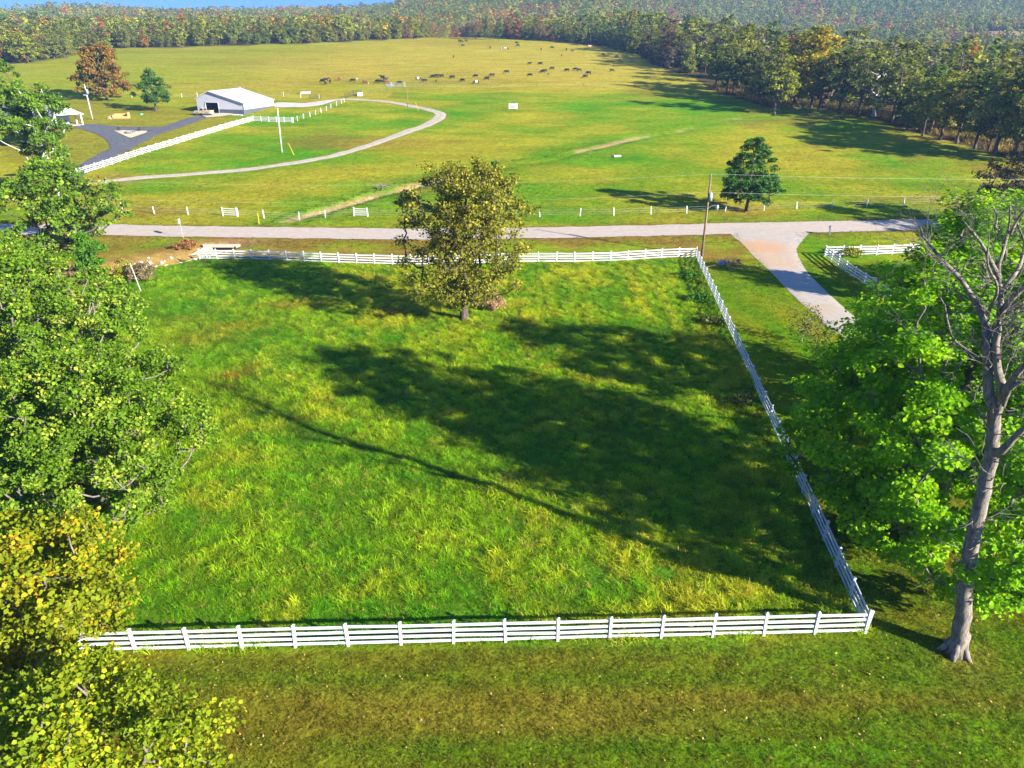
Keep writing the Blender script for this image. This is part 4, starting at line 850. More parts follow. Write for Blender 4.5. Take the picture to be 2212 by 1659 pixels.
# ------------------------------------------------------------------ fences
def unit_box(name, m):
    return MB().box((.5, 0, 0), (1, 1, 1)).mesh(name, m)
RAIL = unit_box('rail', M['vinyl'])
POST = MB().box((0, 0, .71), (.127, .127, 1.42)).mesh('post', M['vinyl'])
CAPM = MB(); CAPM.box((0, 0, 1.432), (.155, .155, .024)); CAPM._add([Vector(v) for v in ((-.07, -.07, 1.444), (.07, -.07, 1.444), (.07, .07, 1.444), (-.07, .07, 1.444), (0, 0, 1.50))], [(0, 1, 4), (1, 2, 4), (2, 3, 4), (3, 0, 4)], 0); CAPM = CAPM.mesh('post_cap', M['vinyl'])
POST_FAR = MB(); POST_FAR.box((0, 0, .71), (.15, .15, 1.42)); POST_FAR.box((0, 0, 1.44), (.18, .18, .05)); POST_FAR = POST_FAR.mesh('post', M['vinyl'])
def along(pts, spacing):
    P = np.array(pts, float); L = np.concatenate([[0], np.cumsum(np.linalg.norm(np.diff(P, axis=0), axis=1))]); n = max(1, round(L[-1] / spacing)); t = np.linspace(0, L[-1], n + 1)
    return np.stack([np.interp(t, L, P[:, 0]), np.interp(t, L, P[:, 1])], 1)
rf = random.Random(4)
def bar(me, name, a, b, thick, height, parent, off):
    a = Vector(a); b = Vector(b); d = b - a; L = d.length; d.normalize(); s_ = Vector((0, 0, 1)).cross(d).normalized(); u = d.cross(s_)
    o = add(name, me, parent)
    o.matrix_world = Matrix(((d.x * L, s_.x * thick, u.x * height, a.x - off.x), (d.y * L, s_.y * thick, u.y * height, a.y - off.y), (d.z * L, s_.z * thick, u.z * height, a.z - off.z), (0, 0, 0, 1)))
    return o
def board_fence(label, pts, spacing=2.44, rails=(.20, .53, .86, 1.19), caps=True, group='white board fences', skip=(), wob=.02, side=1):
    W = along(pts, spacing); z = H(W[:, 0], W[:, 1]); base = Vector((W[0][0], W[0][1], float(z[0])))
    r = empty('board_fence', base); tag(r, label, 'fence', group); ang = math.atan2(W[-1][1] - W[0][1], W[-1][0] - W[0][0])
    for i in range(len(W)):
        p = add('post', POST if caps else POST_FAR, r); p.location = (W[i][0] - base.x, W[i][1] - base.y, float(z[i]) - base.z - .02); p.rotation_euler = (rf.gauss(0, wob), rf.gauss(0, wob), ang)
        if caps: add('post_cap', CAPM, p)
    for i in range(len(W) - 1):
        for h_ in rails:
            dz = [rf.gauss(0, .014) for _ in range(2)]
            bar(RAIL, 'rail', (W[i][0], W[i][1], float(z[i]) + h_ + dz[0]), (W[i + 1][0], W[i + 1][1], float(z[i + 1]) + h_ + dz[1]), .042, .145 if caps else .10, r, base)
    return r
nr = Vector((*c_nr, 0)); fr = Vector((*c_fr, 0))
board_fence('white four-rail fence along the near side of the paddock', [c_nr, c_nl], 2.46)
board_fence('long white fence down the right side of the paddock, beside the maple', [c_nr, c_fr], 2.44)
board_fence('white fence along the far side of the paddock, below the road', FARLINE, 2.42)
q0 = at(1781, 553)
board_fence('white fence right of the driveway running towards the maple, with striped shadow', [q0, at(1822, 585), at(1880, 622), (42.3, 70), (41.6, 60)], 2.44)
board_fence('white fence beyond the driveway, parallel to the road behind the mailbox', [(q0[0] + .05, q0[1]), at(1890, 551), at(2012, 545), (66, 95.8), (78, 96.5)], 2.44)
LF0 = [at(100, 398), at(180, 376), at(300, 337), at(420, 300), at(500, 276), at(548, 262)]
board_fence('white fence sloping up beside the asphalt drive to the barn corner', LF0, 2.44, caps=False)
board_fence('short white fence right of the barn corner, crossed by the pale pole', [LF0[-1], at(590, 263.5), at(631, 265)], 2.44, caps=False)

WIRE = MB().tube([(0, 0, 0), (1, 0, 0)], .5, 4, cap=False).mesh('wire', M['wire'])
WPOST = MB().box((0, 0, .68), (.13, .13, 1.4)).mesh('post', M['post_white'])
def wire_fence(label, pts, spacing=None, wires=(.35, .7, 1.05), name='wire_fence', post=None, hgt=1.0):
    W = along(pts, spacing) if spacing else np.array([p[:2] for p in pts]); z = H(W[:, 0], W[:, 1]); base = Vector((W[0][0], W[0][1], float(z[0])))
    r = empty(name, base); tag(r, label, 'fence', 'post and wire fences')
    for i in range(len(W)):
        p = add('post', post or WPOST, r); p.location = (W[i][0] - base.x, W[i][1] - base.y, float(z[i]) - base.z - .04); p.rotation_euler = (rf.gauss(0, .05), rf.gauss(0, .05), rf.uniform(0, 1)); p.scale = (1, 1, hgt * rf.uniform(.93, 1.07))
    for i in range(len(W) - 1):
        for h_ in wires: bar(WIRE, 'wire', (W[i][0], W[i][1], float(z[i]) + h_), (W[i + 1][0], W[i + 1][1], float(z[i + 1]) + h_), .012, .012, r, base)
    return r
BR = [(265, 453), (334, 462), (407, 464), (480, 466)]
wire_fence('white post and wire fence across the road, left end to the first brace panel', [at(*p) for p in [(205, 448), (228, 450)] + BR])
wire_fence('white post and wire fence between the two brace panels at the creek', [at(*p) for p in ((515, 467), (571, 472), (647, 474), (703, 470), (765, 467))])
wire_fence('white post and wire fence across the road right of the lone tree', [at(*p) for p in ((795, 467), (880, 468), (970, 469), (1060, 469), (1166, 468), (1253, 467), (1326, 466), (1406, 463), (1483, 461), (1566, 457), (1650, 454), (1721, 451), (1797, 450), (1872, 447), (1952, 445), (2031, 441), (2110, 437), (2190, 432))])
def brace(label, a, b):
    A, B = gp(*a), gp(*b); r = empty('brace_panel', A); tag(r, label, 'fence panel', 'white brace panels')
    for P in (A, B): p = add('post', WPOST, r); p.location = P - A - Vector((0, 0, .04)); p.scale = (1.1, 1.1, 1.1)
    for h_ in (.25, .58, .9, 1.25): bar(RAIL, 'rail', A + Vector((0, 0, h_)), B + Vector((0, 0, h_)), .05, .10, r, A)
brace('small white rail panel in the wire fence, left of the creek', (482, 466.5), (513, 468)); brace('small white rail panel in the wire fence, right of the creek', (765, 467), (794, 468))
wire_fence('white post and wire fence climbing from the barn fence to the corral gate', [at(*p) for p in ((634, 265), (643, 261.5), (656, 256), (670, 252), (682, 248), (694, 243), (705, 239), (715, 234), (727, 229), (738, 224), (744, 221))])
wire_fence('white post and wire fence behind the barn on the pasture side', [at(*p) for p in ((80, 218), (135, 216), (219, 209.5), (251, 209.5), (285, 209.5), (393, 210.5), (427, 209.5), (613, 209), (650, 211), (690, 213))])
steel = MB().tube([(0, 0, 0), (0, 0, 1.3)], .05, 6).mesh('post', M['dark_metal'])
wire_fence('thin steel post fence crossing the pasture below the herd', [at(*p) for p in ((770, 207), (800, 200), (835, 195), (870, 190), (960, 188.5), (1060, 188), (1160, 188), (1260, 188), (1370, 188))], post=steel, hgt=.9)

def tube_gate(name, label, a, b, h_, n, m, cat='gate', r_=.04):
    A, B = gp(*a), gp(*b); r = empty(name, A); tag(r, label, cat); d = B - A
    for t in (0, 1): MB().tube([d * t + Vector((0, 0, -.1)), d * t + Vector((0, 0, h_ + .15))], r_ * 1.6, 6).build('gate_post', m, r)
    for i in range(n):
        z = .25 + (h_ - .25) * i / (n - 1); MB().tube([Vector((0, 0, z)), d + Vector((0, 0, z))], r_, 5).build('bar', m, r)
    MB().tube([d * .5 + Vector((0, 0, .25)), d * .5 + Vector((0, 0, h_))], r_, 5).build('brace', m, r)
    return r
tube_gate('farm_gate', 'low rusty red tube gate across the gravel track at the left', (156, 411), (219, 402), 1.2, 5, M['rust'], r_=.05)
tube_gate('farm_gate', 'dark steel gate on the gravel yard behind the barn', (669, 214), (694, 214.5), 1.3, 5, M['dark_metal'])
tube_gate('corral_panel', 'dark steel corral panels at the top bend of the track', (745, 213), (764, 207.5), 1.6, 6, M['dark_metal'], 'corral panel')
tube_gate('corral_panel', 'dark steel corral panel right beside the pale feed tub', (764, 206.5), (780, 205), 1.6, 6, M['dark_metal'], 'corral panel')
tube_gate('farm_gate', 'grey tube gate in the pasture fence among the cattle', (846, 188.5), (875, 188.5), 1.5, 5, M['galv'])
tube_gate('farm_gate', 'tall dark frame gate beside the red soil patch at the upper left', (97, 222), (113, 218), 3.0, 3, M['dark_metal'])

# ------------------------------------------------------------------ poles and wires
def pole(name, label, base, top, r0, r1, m, extras=None):
    b = Vector(base); r = empty(name, b); tag(r, label, 'pole'); t = Vector(top) - b
    MB().tube([Vector((0, 0, -.3)), t * .5, t], [r0, (r0 + r1) / 2, r1], 10).build('shaft', m, r, True); return r, t
b = gp(1516, 553); zt = zat(379, b.y)
up, t = pole('utility_pole', 'brown wooden utility pole at the far right paddock corner', b, (xat(1536, b.y, zt), b.y, zt), .17, .11, M['wood_pole'])
MB().tube([t * .70 + Vector((.24, -.04, -.05)), t * .70 + Vector((.24, -.04, .95))], .26, 12).build('transformer', M['galv'], up, True)
MB().tube([t * .70 + Vector((.2, -.1, .95)), t * .70 + Vector((.2, -.1, 1.25))], .05, 6).build('bushing', M['galv'], up)
MB().tube([t * .60 + Vector((.1, -.05, 0)), t * .60 + Vector((.45, -.1, .35)), t * .60 + Vector((1.1, -.15, .45)), t * .60 + Vector((1.25, -.15, .42))], .035, 6).build('lamp_arm', M['galv'], up)
lh = MB(); lh.rings([(t * .60 + Vector((1.25, -.15, .52)), (.12, 0, 0), (0, .12, 0)), (t * .60 + Vector((1.25, -.15, .3)), (.2, 0, 0), (0, .2, 0)), (t * .60 + Vector((1.25, -.15, .0)), (.17, 0, 0), (0, .17, 0)), (t * .60 + Vector((1.25, -.15, -.18)), (.07, 0, 0), (0, .07, 0))]); lh.build('lamp_head', M['galv'], up, True)
MB().tube([t, t + Vector((0, 0, .22))], [.05, .07], 6).build('insulator', M['galv'], up)
def wire_run(label, a, b_, sag, r_=.005):
    a, b_ = Vector(a), Vector(b_); P = [a.lerp(b_, i / 30) - Vector((0, 0, 4 * sag * (i / 30) * (1 - i / 30))) for i in range(31)]
    tag(MB().tube(P, r_, 4, cap=False).build('power_line', M['wire']), label, 'cable', 'power lines along the road')
tp = b + t + Vector((0, 0, .2)); lw = b + t * .80
wire_run('upper pale power line running right from the utility pole', tp, (118, 92, tp.z + 1.0), 1.0, .008); wire_run('lower pale power line running right from the utility pole', lw, (118, 92, lw.z + 1.0), .9, .008)
wire_run('upper thin power line running left from the utility pole', tp, (-75, 96, tp.z - .2), 1.5); wire_run('lower thin power line running left behind the lone tree', lw, (-75, 96, lw.z - .2), 1.5)
b2 = gp(609, 330); zt = zat(233, b2.y)
pole('utility_pole', 'pale slender pole inside the track loop below the barn', b2, (xat(599, b2.y, zt), b2.y, zt), .17, .13, M['pale_pole'])
b2 = gp(881, 235); zt = zat(188, b2.y)
pole('utility_pole', 'thin weathered pole inside the bend of the gravel track', b2, (xat(878.5, b2.y, zt), b2.y, zt), .12, .09, M['wood_pole'])
b2 = gp(200, 258); zt = zat(182, b2.y)
pl, t = pole('utility_pole', 'leaning white pole with a transformer by the house', b2, (xat(182, b2.y, zt), b2.y, zt), .18, .13, M['pale_pole'])
MB().tube([t * .72 + Vector((.35, -.05, 0)), t * .72 + Vector((.35, -.05, 1.2))], .3, 10).build('transformer', M['galv'], pl, True)
MB().box(t * .72 + Vector((-.5, 0, -.2)), (.8, .3, .3)).build('meter_box', M['galv'], pl)
def stake(name, label, px, py, h_, r_, m, lean=(0, 0), cat='post'):
    p = gp(px, py); return tag(MB().tube([p + Vector((0, 0, -.2)), p + Vector((lean[0], lean[1], h_))], [r_, r_ * .8], 7).build(name, m), label, cat)
stake('guy_stake', 'pale guy stake right of the slender pole inside the loop', 636, 335.5, 2.6, .05, M['yellow'], (-1.0, 0)); stake('guy_stake', 'pale guy stake right of the weathered pole at the bend', 905, 240, 2.4, .05, M['yellow'], (-.9, 0))
stake('marker_post', 'yellow utility marker post beside the road', 560, 484, 1.7, .06, M['yellow']); stake('dead_sapling', 'thin broken stem standing in the ditch brush', 305, 630, 3.4, .06, M['bark_white'], (-.5, 0)); stake('dead_sapling', 'short pale stub left of the taller stem in the brush', 262, 648, 1.3, .05, M['bark_white'], (-.2, 0))
p = gp(396, 514); sp = empty('road_sign', p); tag(sp, 'grey road sign post seen edge-on above the culvert', 'sign')
MB().tube([(0, 0, -.2), (-.1, 0, 2.9)], .045, 6).build('sign_post', M['galv'], sp); MB().box((-.1, -.05, 2.5), (.05, .75, .75)).build('sign_panel', M['galv'], sp)

# ------------------------------------------------------------------ culvert and rocks
def culvert():
    c = Vector((-41.3, 99.2, 0)); r = empty('culvert', c); tag(r, 'tan concrete culvert under the road with a dark opening', 'culvert')
    hb = MB(); hb.box((0, .2, .0), (5.2, .35, .42)); hb.box((-2.0, .2, -.75), (1.2, .3, 1.1)); hb.box((2.1, .2, -.75), (1.0, .3, 1.1)); hb.build('headwall', M['concrete'], r)
    MB().box((.1, 1.3, -.75), (3.0, 1.8, 1.15)).build('opening', M['black'], r)  # solid black block, stands in for the shade inside the culvert mouth
    for s in (-1, 1):
        wgm = MB(); wgm.prism([(0, -1.4), (3.0, -1.4), (3.0, -.75), (0, .05)], (s * 2.0, .0, 0), Vector((s * .18, .16, 0)), (Vector((s * .55, -.85, 0)), Vector((0, 0, 1)))); wgm.build('wing_wall', M['concrete'], r)
culvert()
mb = MB(); rr = random.Random(8)
for i in range(190):
    t_ = rr.random(); x = -41.0 - t_ * 8.5 + rr.gauss(0, 1.0); y = 95.2 - t_ * 4.6 + rr.gauss(0, .9); s_ = rr.uniform(.07, .24)
    c = Vector((x, y, h1(x, y) + s_ * .3)); e = Matrix.Rotation(rr.uniform(0, 6), 3, 'Z') @ Matrix.Rotation(rr.uniform(-.6, .6), 3, 'X')
    P = [c + e @ Vector((s_ * a * rr.uniform(.7, 1.2), s_ * b_ * rr.uniform(.6, 1.1), s_ * q_ * rr.uniform(.5, .9))) for q_ in (-.7, .7) for a, b_ in ((-1, -.6), (0, -1), (1, -.5), (.9, .6), (0, 1), (-1, .6))]
    mb._add(P, [(5, 4, 3, 2, 1, 0), (6, 7, 8, 9, 10, 11)] + [(k, (k + 1) % 6, 6 + (k + 1) % 6, 6 + k) for k in range(6)], 0)
tag(mb.build('riprap', M['rock']), 'pale broken rocks lining the ditch at the fence end', 'rocks', kind='stuff')
for i, (px, py, lab) in enumerate(((438, 548, 'grey driftwood leaning on the far fence end'), (425, 546, 'bleached branch lying over the rocks'))):
    p = gp(px, py); tag(MB().tube([p + Vector((-1.2, .6, .6)), p + Vector((0, 0, .9)), p + Vector((1.4, -.8, .2))], [.05, .09, .06], 6).build('fallen_branch', M['bark_white']), lab, 'branch')

# ------------------------------------------------------------------ barn
M['barn_white'] = mat('white steel siding', (.41, .41, .425), .5, .04, .4)
M['barn_grey'] = mat('grey steel wainscot', (.075, .085, .10), .5, .05, .5)
M['roof_white'] = mat('pale steel roof', (.44, .44, .455), .45, .05, .3)
M['trim_grey'] = mat('dark grey trim', (.16, .17, .18), .5, .05)
def barn():
    A = gp(428.5, 243.3); B = gp(528.5, 248.5); C_ = gp(598, 233.8)
    a = Vector((B.x - A.x, B.y - A.y, 0)); W = a.length; a.normalize(); b = Vector((-a.y, a.x, 0)); D = 1.18 * (Vector((C_.x - B.x, C_.y - B.y, 0))).dot(b)
    z0 = min(A.z, B.z) - .1; O = Vector((A.x, A.y, z0)); r = empty('steel_barn', O); tag(r, 'white steel barn with grey lower walls and an open dark doorway', 'barn')
    up_ = Vector((0, 0, 1)); apx = .29 * W; el = 4.2; ap = 6.1; er = 3.15; wz = 1.45
    rot = Matrix((a, b, up_)).transposed()
    def bx(name, c, d, m): return MB().box(rot @ Vector(c), d, mat=rot).build(name, m, r)
    dw0, dw1, dh = .19 * W, .46 * W, 3.15
    # front wall pieces around the doorway
    fw = MB()
    top = lambda u: el + (ap - el) * u / apx if u < apx else ap + (er - ap) * (u - apx) / (W - apx)
    fw.prism([(0, 0), (dw0, 0), (dw0, top(dw0)), (0, el)], (0, 0, 0), b * .15, (a, up_)); fw.prism([(dw0, dh), (dw1, dh), (dw1, top(dw1)), (apx, ap), (dw0, top(dw0))], (0, 0, 0), b * .15, (a, up_))
    fw.prism([(dw1, 0), (W, 0), (W, er), (dw1, top(dw1))], (0, 0, 0), b * .15, (a, up_)); fw.build('front_wall', M['barn_white'], r)
    MB().prism([(0, 0), (W, 0), (W, er), (apx, ap), (0, el)], b * (D - .15), b * .15, (a, up_)).build('back_wall', M['barn_white'], r)
    bx('left_wall', (.075, D / 2, el / 2), (.15, D - .3, el), M['barn_white']); bx('right_wall', (W - .075, D / 2, er / 2), (.15, D - .3, er), M['barn_white'])
    bx('wainscot', ((dw1 + W) / 2 + .05, -.03, wz / 2), (W - dw1 - .1, .06, wz), M['barn_grey']); bx('wainscot', (W + .03, D / 2, wz / 2), (.06, D, wz), M['barn_grey']); bx('wainscot', (dw0 / 2 + .6, -.03, wz / 2), (dw0 - 1.5, .06, wz), M['barn_white'])
    th = .12; ov = .35
    rl = MB(); rl.prism([(-ov, el - ov * .45), (apx, ap), (apx, ap + th), (-ov, el - ov * .45 + th)], b * -ov, b * (D + 2 * ov), (a, up_)); rl.build('roof_slope', M['roof_white'], r)
    s2 = (er - ap) / (W - apx); rl = MB(); rl.prism([(apx + .003, ap), (W + ov, er + ov * s2), (W + ov, er + ov * s2 + th), (apx + .003, ap + th)], b * -ov, b * (D + 2 * ov), (a, up_)); ro = rl.build('roof_slope', M['roof_white'], r)
    for k in range(int(D / .9)):   # standing seams
        y_ = -.2 + k * .9; sm = MB(); sm.prism([(apx + .02, ap + th + .003), (W + ov - .01, er + ov * s2 + th + .003), (W + ov - .01, er + ov * s2 + th + .04), (apx + .02, ap + th + .04)], b * y_, b * .05, (a, up_)); sm.build('roof_seam', M['roof_white'], r)
    tr = MB(); tr.prism([(apx, ap - .05), (W + ov, er + ov * s2 - .05), (W + ov, er + ov * s2 + .16), (apx, ap + .16)], b * (-ov - .06), b * .055, (a, up_)); tr.build('rake_trim', M['trim_grey'], r)
    tr = MB(); tr.prism([(-ov, el - .22), (apx, ap - .05), (apx, ap + .16), (-ov, el - .02)], b * (-ov - .06), b * .055, (a, up_)); tr.build('rake_trim', M['barn_white'], r)
    bx('corner_trim', (W + .02, -.03, er / 2), (.18, .1, er), M['trim_grey']); bx('ridge_cap', (apx, D / 2, ap + th + .03), (.5, D + .6, .05), M['roof_white'])
    bx('door_frame', (dw0 - .08, -.05, dh / 2), (.16, .1, dh), M['barn_white']); bx('door_frame', (dw1 + .08, -.05, dh / 2), (.16, .1, dh), M['barn_white']); bx('door_frame', ((dw0 + dw1) / 2, -.05, dh + .09), (dw1 - dw0 + .32, .1, .18), M['barn_white'])
    bx('floor', ((W) / 2, D / 2, .05), (W - .32, D - .32, .1), M['black']); bx('stored_machine', ((dw0 + dw1) / 2, D * .45, 1.0), (2.0, 3.5, 1.8), M['dark_metal'])  # near-black floor colour paints in the darkness behind the doorway
    bx('walk_door', (dw0 * .42, -.04, 1.15), (.95, .07, 2.1), M['barn_white']); bx('vent_cap', (apx, D * .98, ap + .35), (.35, .35, .5), M['galv'])
    rk = random.Random(3)
    return O, a, b, W, D, rot
BO, Ba, Bb, BW, BD, Brot = barn()
mb = MB(); rk = random.Random(5)
for i in range(70):
    u = BW * (.5 + .5 * rk.random()); c = BO + Ba * u - Bb * (.6 + rk.random() * .7); c.z = h1(c.x, c.y) + .08; s_ = rk.uniform(.12, .3); mb.box(c, (s_ * 1.5, s_, s_ * .8), rz=rk.random() * 3)
tag(mb.build('border_stones', M['rock']), 'pale stones edging the bed in front of the barn', 'rocks', kind='stuff')

# ------------------------------------------------------------------ house with carport
M['shingle'] = mat('grey shingles', (.24, .26, .29), .85, .25, 2.5, .3, 12); M['white_paint'] = mat('white paint', (.60, .60, .60), .55, .04)
def house():
    Rr = gp(181, 271); z0 = Rr.z; a = Vector((.63, .776, 0)).normalized(); b = Vector((-a.y, a.x, 0)); W = 6.6; D = 11.5; up_ = Vector((0, 0, 1))
    O = Vector((Rr.x, Rr.y, z0)) - a * W; O.z = z0; r = empty('house', O); tag(r, 'white house with grey shingle roof and open gabled carport', 'house')
    rot = Matrix((a, b, up_)).transposed()
    def bx(name, c, d, m): return MB().box(rot @ Vector(c), d, mat=rot).build(name, m, r)
    e = 2.75; ap = 4.55; ov = .45
    MB().prism([(-.1, e + .02), (W + .1, e + .02), (W / 2, ap - .12)], b * .05, b * .15, (a, up_)).build('gable_wall', M['white_paint'], r)
    for (p, q) in (((-ov, e - .15), (W / 2, ap)), ((W + ov, e - .15), (W / 2 + .004, ap))):
        MB().prism([p, q, (q[0], q[1] + .16), (p[0], p[1] + .16)], b * -.35, b * (D + .4), (a, up_)).build('roof_slope', M['shingle'], r)
    for (p, q) in (((-ov, e - .2), (W / 2, ap - .05)), ((W + ov, e - .2), (W / 2 + .004, ap - .05))):
        MB().prism([p, q, (q[0], q[1] + .24), (p[0], p[1] + .24)], b * -.43, b * .07, (a, up_)).build('rake_board', M['white_paint'], r)
    bx('fascia', (-ov, D / 2, e - .1), (.08, D, .22), M['white_paint'])
    for (u, v_) in ((.15, .1), (W - .15, .1), (.15, 3.6), (W - .15, 3.6), (.15, 7.0)): bx('column', (u, v_, e / 2), (.32, .32, e), M['white_paint'])
    bx('porch_rail', (.15, 5.2, .8), (.08, 3.0, .9), M['white_paint'])
    bx('carport_floor', (W / 2, 3.8, .06), (W + .4, 8, .12), M['slab']); bx('back_wall', (W / 2, 7.6, e / 2), (W - .5, .2, e), M['white_paint'])
    # main wing behind the trees
    mw, md, c = 11.0, 13.0, Vector((-2.0, D + 5.5, 0))
    bx('main_wall', (c.x, c.y, e / 2), (mw, md, e), M['white_paint'])
    hip = MB(); P = [(-mw / 2 - .5, -md / 2 - .5, e - .05), (mw / 2 + .5, -md / 2 - .5, e - .05), (mw / 2 + .5, md / 2 + .5, e - .05), (-mw / 2 - .5, md / 2 + .5, e - .05), (0, -md / 2 + 4.5, e + 2.6), (0, md / 2 - 4.5, e + 2.6)]
    hip._add([rot @ (Vector(p) + c) for p in P], [(0, 1, 4), (1, 2, 5, 4), (2, 3, 5), (3, 0, 4, 5), (3, 2, 1, 0)], 0); hip.build('main_roof', M['shingle'], r)
    for k in (-3.5, 0, 3.5):
        wv = bx('window', (c.x - mw / 2 - .03, c.y + k, 1.5), (.06, 1.1, 1.3), M['glass']); MB().box(rot @ Vector((c.x - mw / 2 - .05, c.y + k, .8)), (.12, 1.4, .1), mat=rot).build('sill', M['white_paint'], wv)
    return O, a, b, W
HO, Ha, Hb, HW = house()

# ------------------------------------------------------------------ vehicles
def vehicle(name, label, cat, loc, rz, prof_body, prof_cab, L, W, body_m, bed=None):
    """x forward; prof_body: side outline (x,z) of the lower body, prof_cab: of the cabin"""
    r = empty(name, loc, rz); tag(r, label, cat); X_, Z_ = Vector((1, 0, 0)), Vector((0, 0, 1)); Y_ = Vector((0, 1, 0))
    bm_ = MB().prism(prof_body, (0, -W / 2, 0), Y_ * W, (X_, Z_)).build('body', body_m, r)
    md = bm_.modifiers.new('round', 'BEVEL'); md.width = .06; md.segments = 2
    w2 = W * .86; cb = MB(); n = len(prof_cab)
    lo = min(z for _, z in prof_cab)
    P = []
    for s in (-1, 1): P += [Vector((x, s * (W / 2 - .04 if z <= lo + .01 else w2 / 2 - .06), z)) for x, z in prof_cab]
    cb._add(P, [tuple(range(n))[::-1], tuple(range(n, 2 * n))] + [(i, (i + 1) % n, n + (i + 1) % n, n + i) for i in range(n)], 0)
    cab = cb.build('cab', body_m, r)
    # windows slightly proud of the cab faces
    xs = [x for x, _ in prof_cab]; zs = [z for _, z in prof_cab]; ht = max(zs) - lo
    (x0, z0), (x1, z1), (x2, z2), (x3, z3) = prof_cab[:4]
    def quad(nm, pts, m=M['glass']):
        q = MB(); c = sum((Vector(p) for p in pts), Vector()) / len(pts); pts = [c + (Vector(p) - c) * .84 for p in pts]
        nrm = (pts[1] - pts[0]).cross(pts[2] - pts[0]).normalized(); nrm *= 1 if nrm.dot(c - Vector(((x0 + x3) / 2, 0, lo))) > 0 else -1
        q._add([p + nrm * .012 for p in pts] + [p - nrm * .01 for p in pts], [(0, 1, 2, 3), (7, 6, 5, 4), (0, 4, 5, 1), (1, 5, 6, 2), (2, 6, 7, 3), (3, 7, 4, 0)], 0); q.build(nm, m, r)
    a_, b_ = W / 2 - .04, w2 / 2 - .06
    quad('windscreen', [(x0, -a_, z0), (x0, a_, z0), (x1, b_, z1), (x1, -b_, z1)]); quad('rear_window', [(x3, -a_, z3), (x3, a_, z3), (x2, b_, z2), (x2, -b_, z2)])
    for s in (-1, 1): quad('side_window', [(x0 - .15, s * a_, z0 + .02), (x3 + .12, s * a_, z3 + .02), (x2, s * b_, z2), (x1, s * b_, z1)])
    for xw in (L * .31, -L * .29):
        for s in (-1, 1):
            wh = MB().tube([(xw, s * (W / 2 - .2), .36), (xw, s * (W / 2 + .03), .36)], .36, 16).build('wheel', M['rubber'], r, False); MB().tube([(xw, s * (W / 2 + .0), .36), (xw, s * (W / 2 + .05), .36)], .2, 12).build('rim', M['galv'], wh)
    for s in (-1, 1):
        MB().box((L / 2 + .01, s * W * .36, .78), (.06, .26, .18)).build('headlight', M['white_paint'], r); MB().box((-L / 2 - .01, s * W * .4, .82), (.06, .16, .26)).build('tail_light', mat('red lens', (.4, .02, .015), .3), r)
    MB().box((L / 2 + .04, 0, .5), (.14, W * .98, .2)).build('bumper', M['galv'], r); MB().box((-L / 2 - .04, 0, .5), (.14, W * .98, .18)).build('bumper', M['galv'], r)
    MB().box((L / 2 + .012, 0, .8), (.05, W * .44, .2)).build('grille', M['dark_metal'], r)
    if bed:
        x0_, x1_ = bed
        for s in (-1, 1): MB().box(((x0_ + x1_) / 2, s * (W / 2 - .06), 1.05), (x1_ - x0_, .1, .34)).build('bed_side', body_m, r)
        MB().box((x0_ + .05, 0, 1.05), (.1, W - .2, .34)).build('tailgate', body_m, r); MB().box(((x0_ + x1_) / 2, 0, .9), (x1_ - x0_ - .05, W - .22, .05)).build('bed_floor', M['dark_metal'], r)
    return r
M['cream'] = mat('cream paint', (.40, .33, .22), .4, .05, 1, spec=.6); M['navy'] = mat('dark blue paint', (.02, .03, .06), .25, .05, 1, spec=.7)
pt = gp(440, 250); d2 = (at(405, 258)[0] - pt.x, at(405, 258)[1] - pt.y); ang = math.atan2(-Ba.y * 1.0 - .55, -Ba.x) 
vehicle('pickup_truck', 'cream pickup truck parked at the barn doorway', 'truck', (pt.x + .2, pt.y, pt.z + .2), math.pi - .25, [(-2.65, .42), (2.65, .42), (2.65, .98), (2.5, 1.06), (1.0, 1.12), (-.6, 1.12), (-.62, .88), (-2.65, .88)], [(1.0, 1.10), (.55, 1.72), (-.45, 1.76), (-.6, 1.10)], 5.3, 1.9, M['cream'], bed=(-2.65, -.62))
pc = HO + Ha * (HW * .42) + Hb * 3.4
vehicle('car', 'dark blue car parked inside the house carport', 'car', (pc.x, pc.y, HO.z + .12), math.atan2(-Hb.y, -Hb.x), [(-2.3, .35), (2.3, .35), (2.3, .75), (2.1, .9), (1.0, .98), (-1.7, 1.0), (-2.3, .9)], [(.95, .96), (.2, 1.42), (-1.0, 1.42), (-1.75, .98)], 4.6, 1.8, M['navy'])

# ------------------------------------------------------------------ small things
def planter():
    p = gp(258, 256); r = empty('wood_frame', p, .15); tag(r, 'open orange plywood box on the lawn between pole and pine', 'box'); m = mat('raw plywood', (.50, .28, .10), .8, .15, 2)
    for nm, c, d in (('end_panel', (2.6, 0, .8), (.08, 2.0, 1.6)), ('side_panel', (.6, 1.0, .6), (4.0, .08, 1.2)), ('side_panel', (.6, -1.0, .35), (4.0, .08, .6)), ('end_panel', (-1.4, 0, .5), (.08, 1.9, 1.0))): MB().box(c, d).build(nm, m, r)
    rsx = random.Random(2); pile = MB()
    pile.rings([((-2.0, -.1, -.1), (1.5, 0, 0), (0, 1.1, 0)), ((-2.0, 0, .45), (1.2, 0, 0), (0, .85, 0)), ((-1.9, .1, .8), (.5, 0, 0), (0, .4, 0))], n=12)
    tag(pile.build('sand_heap', mat('orange sand', (.52, .30, .12), .95, .2, 2)), 'small orange sand heap beside the plywood box', 'heap').location = p
planter()
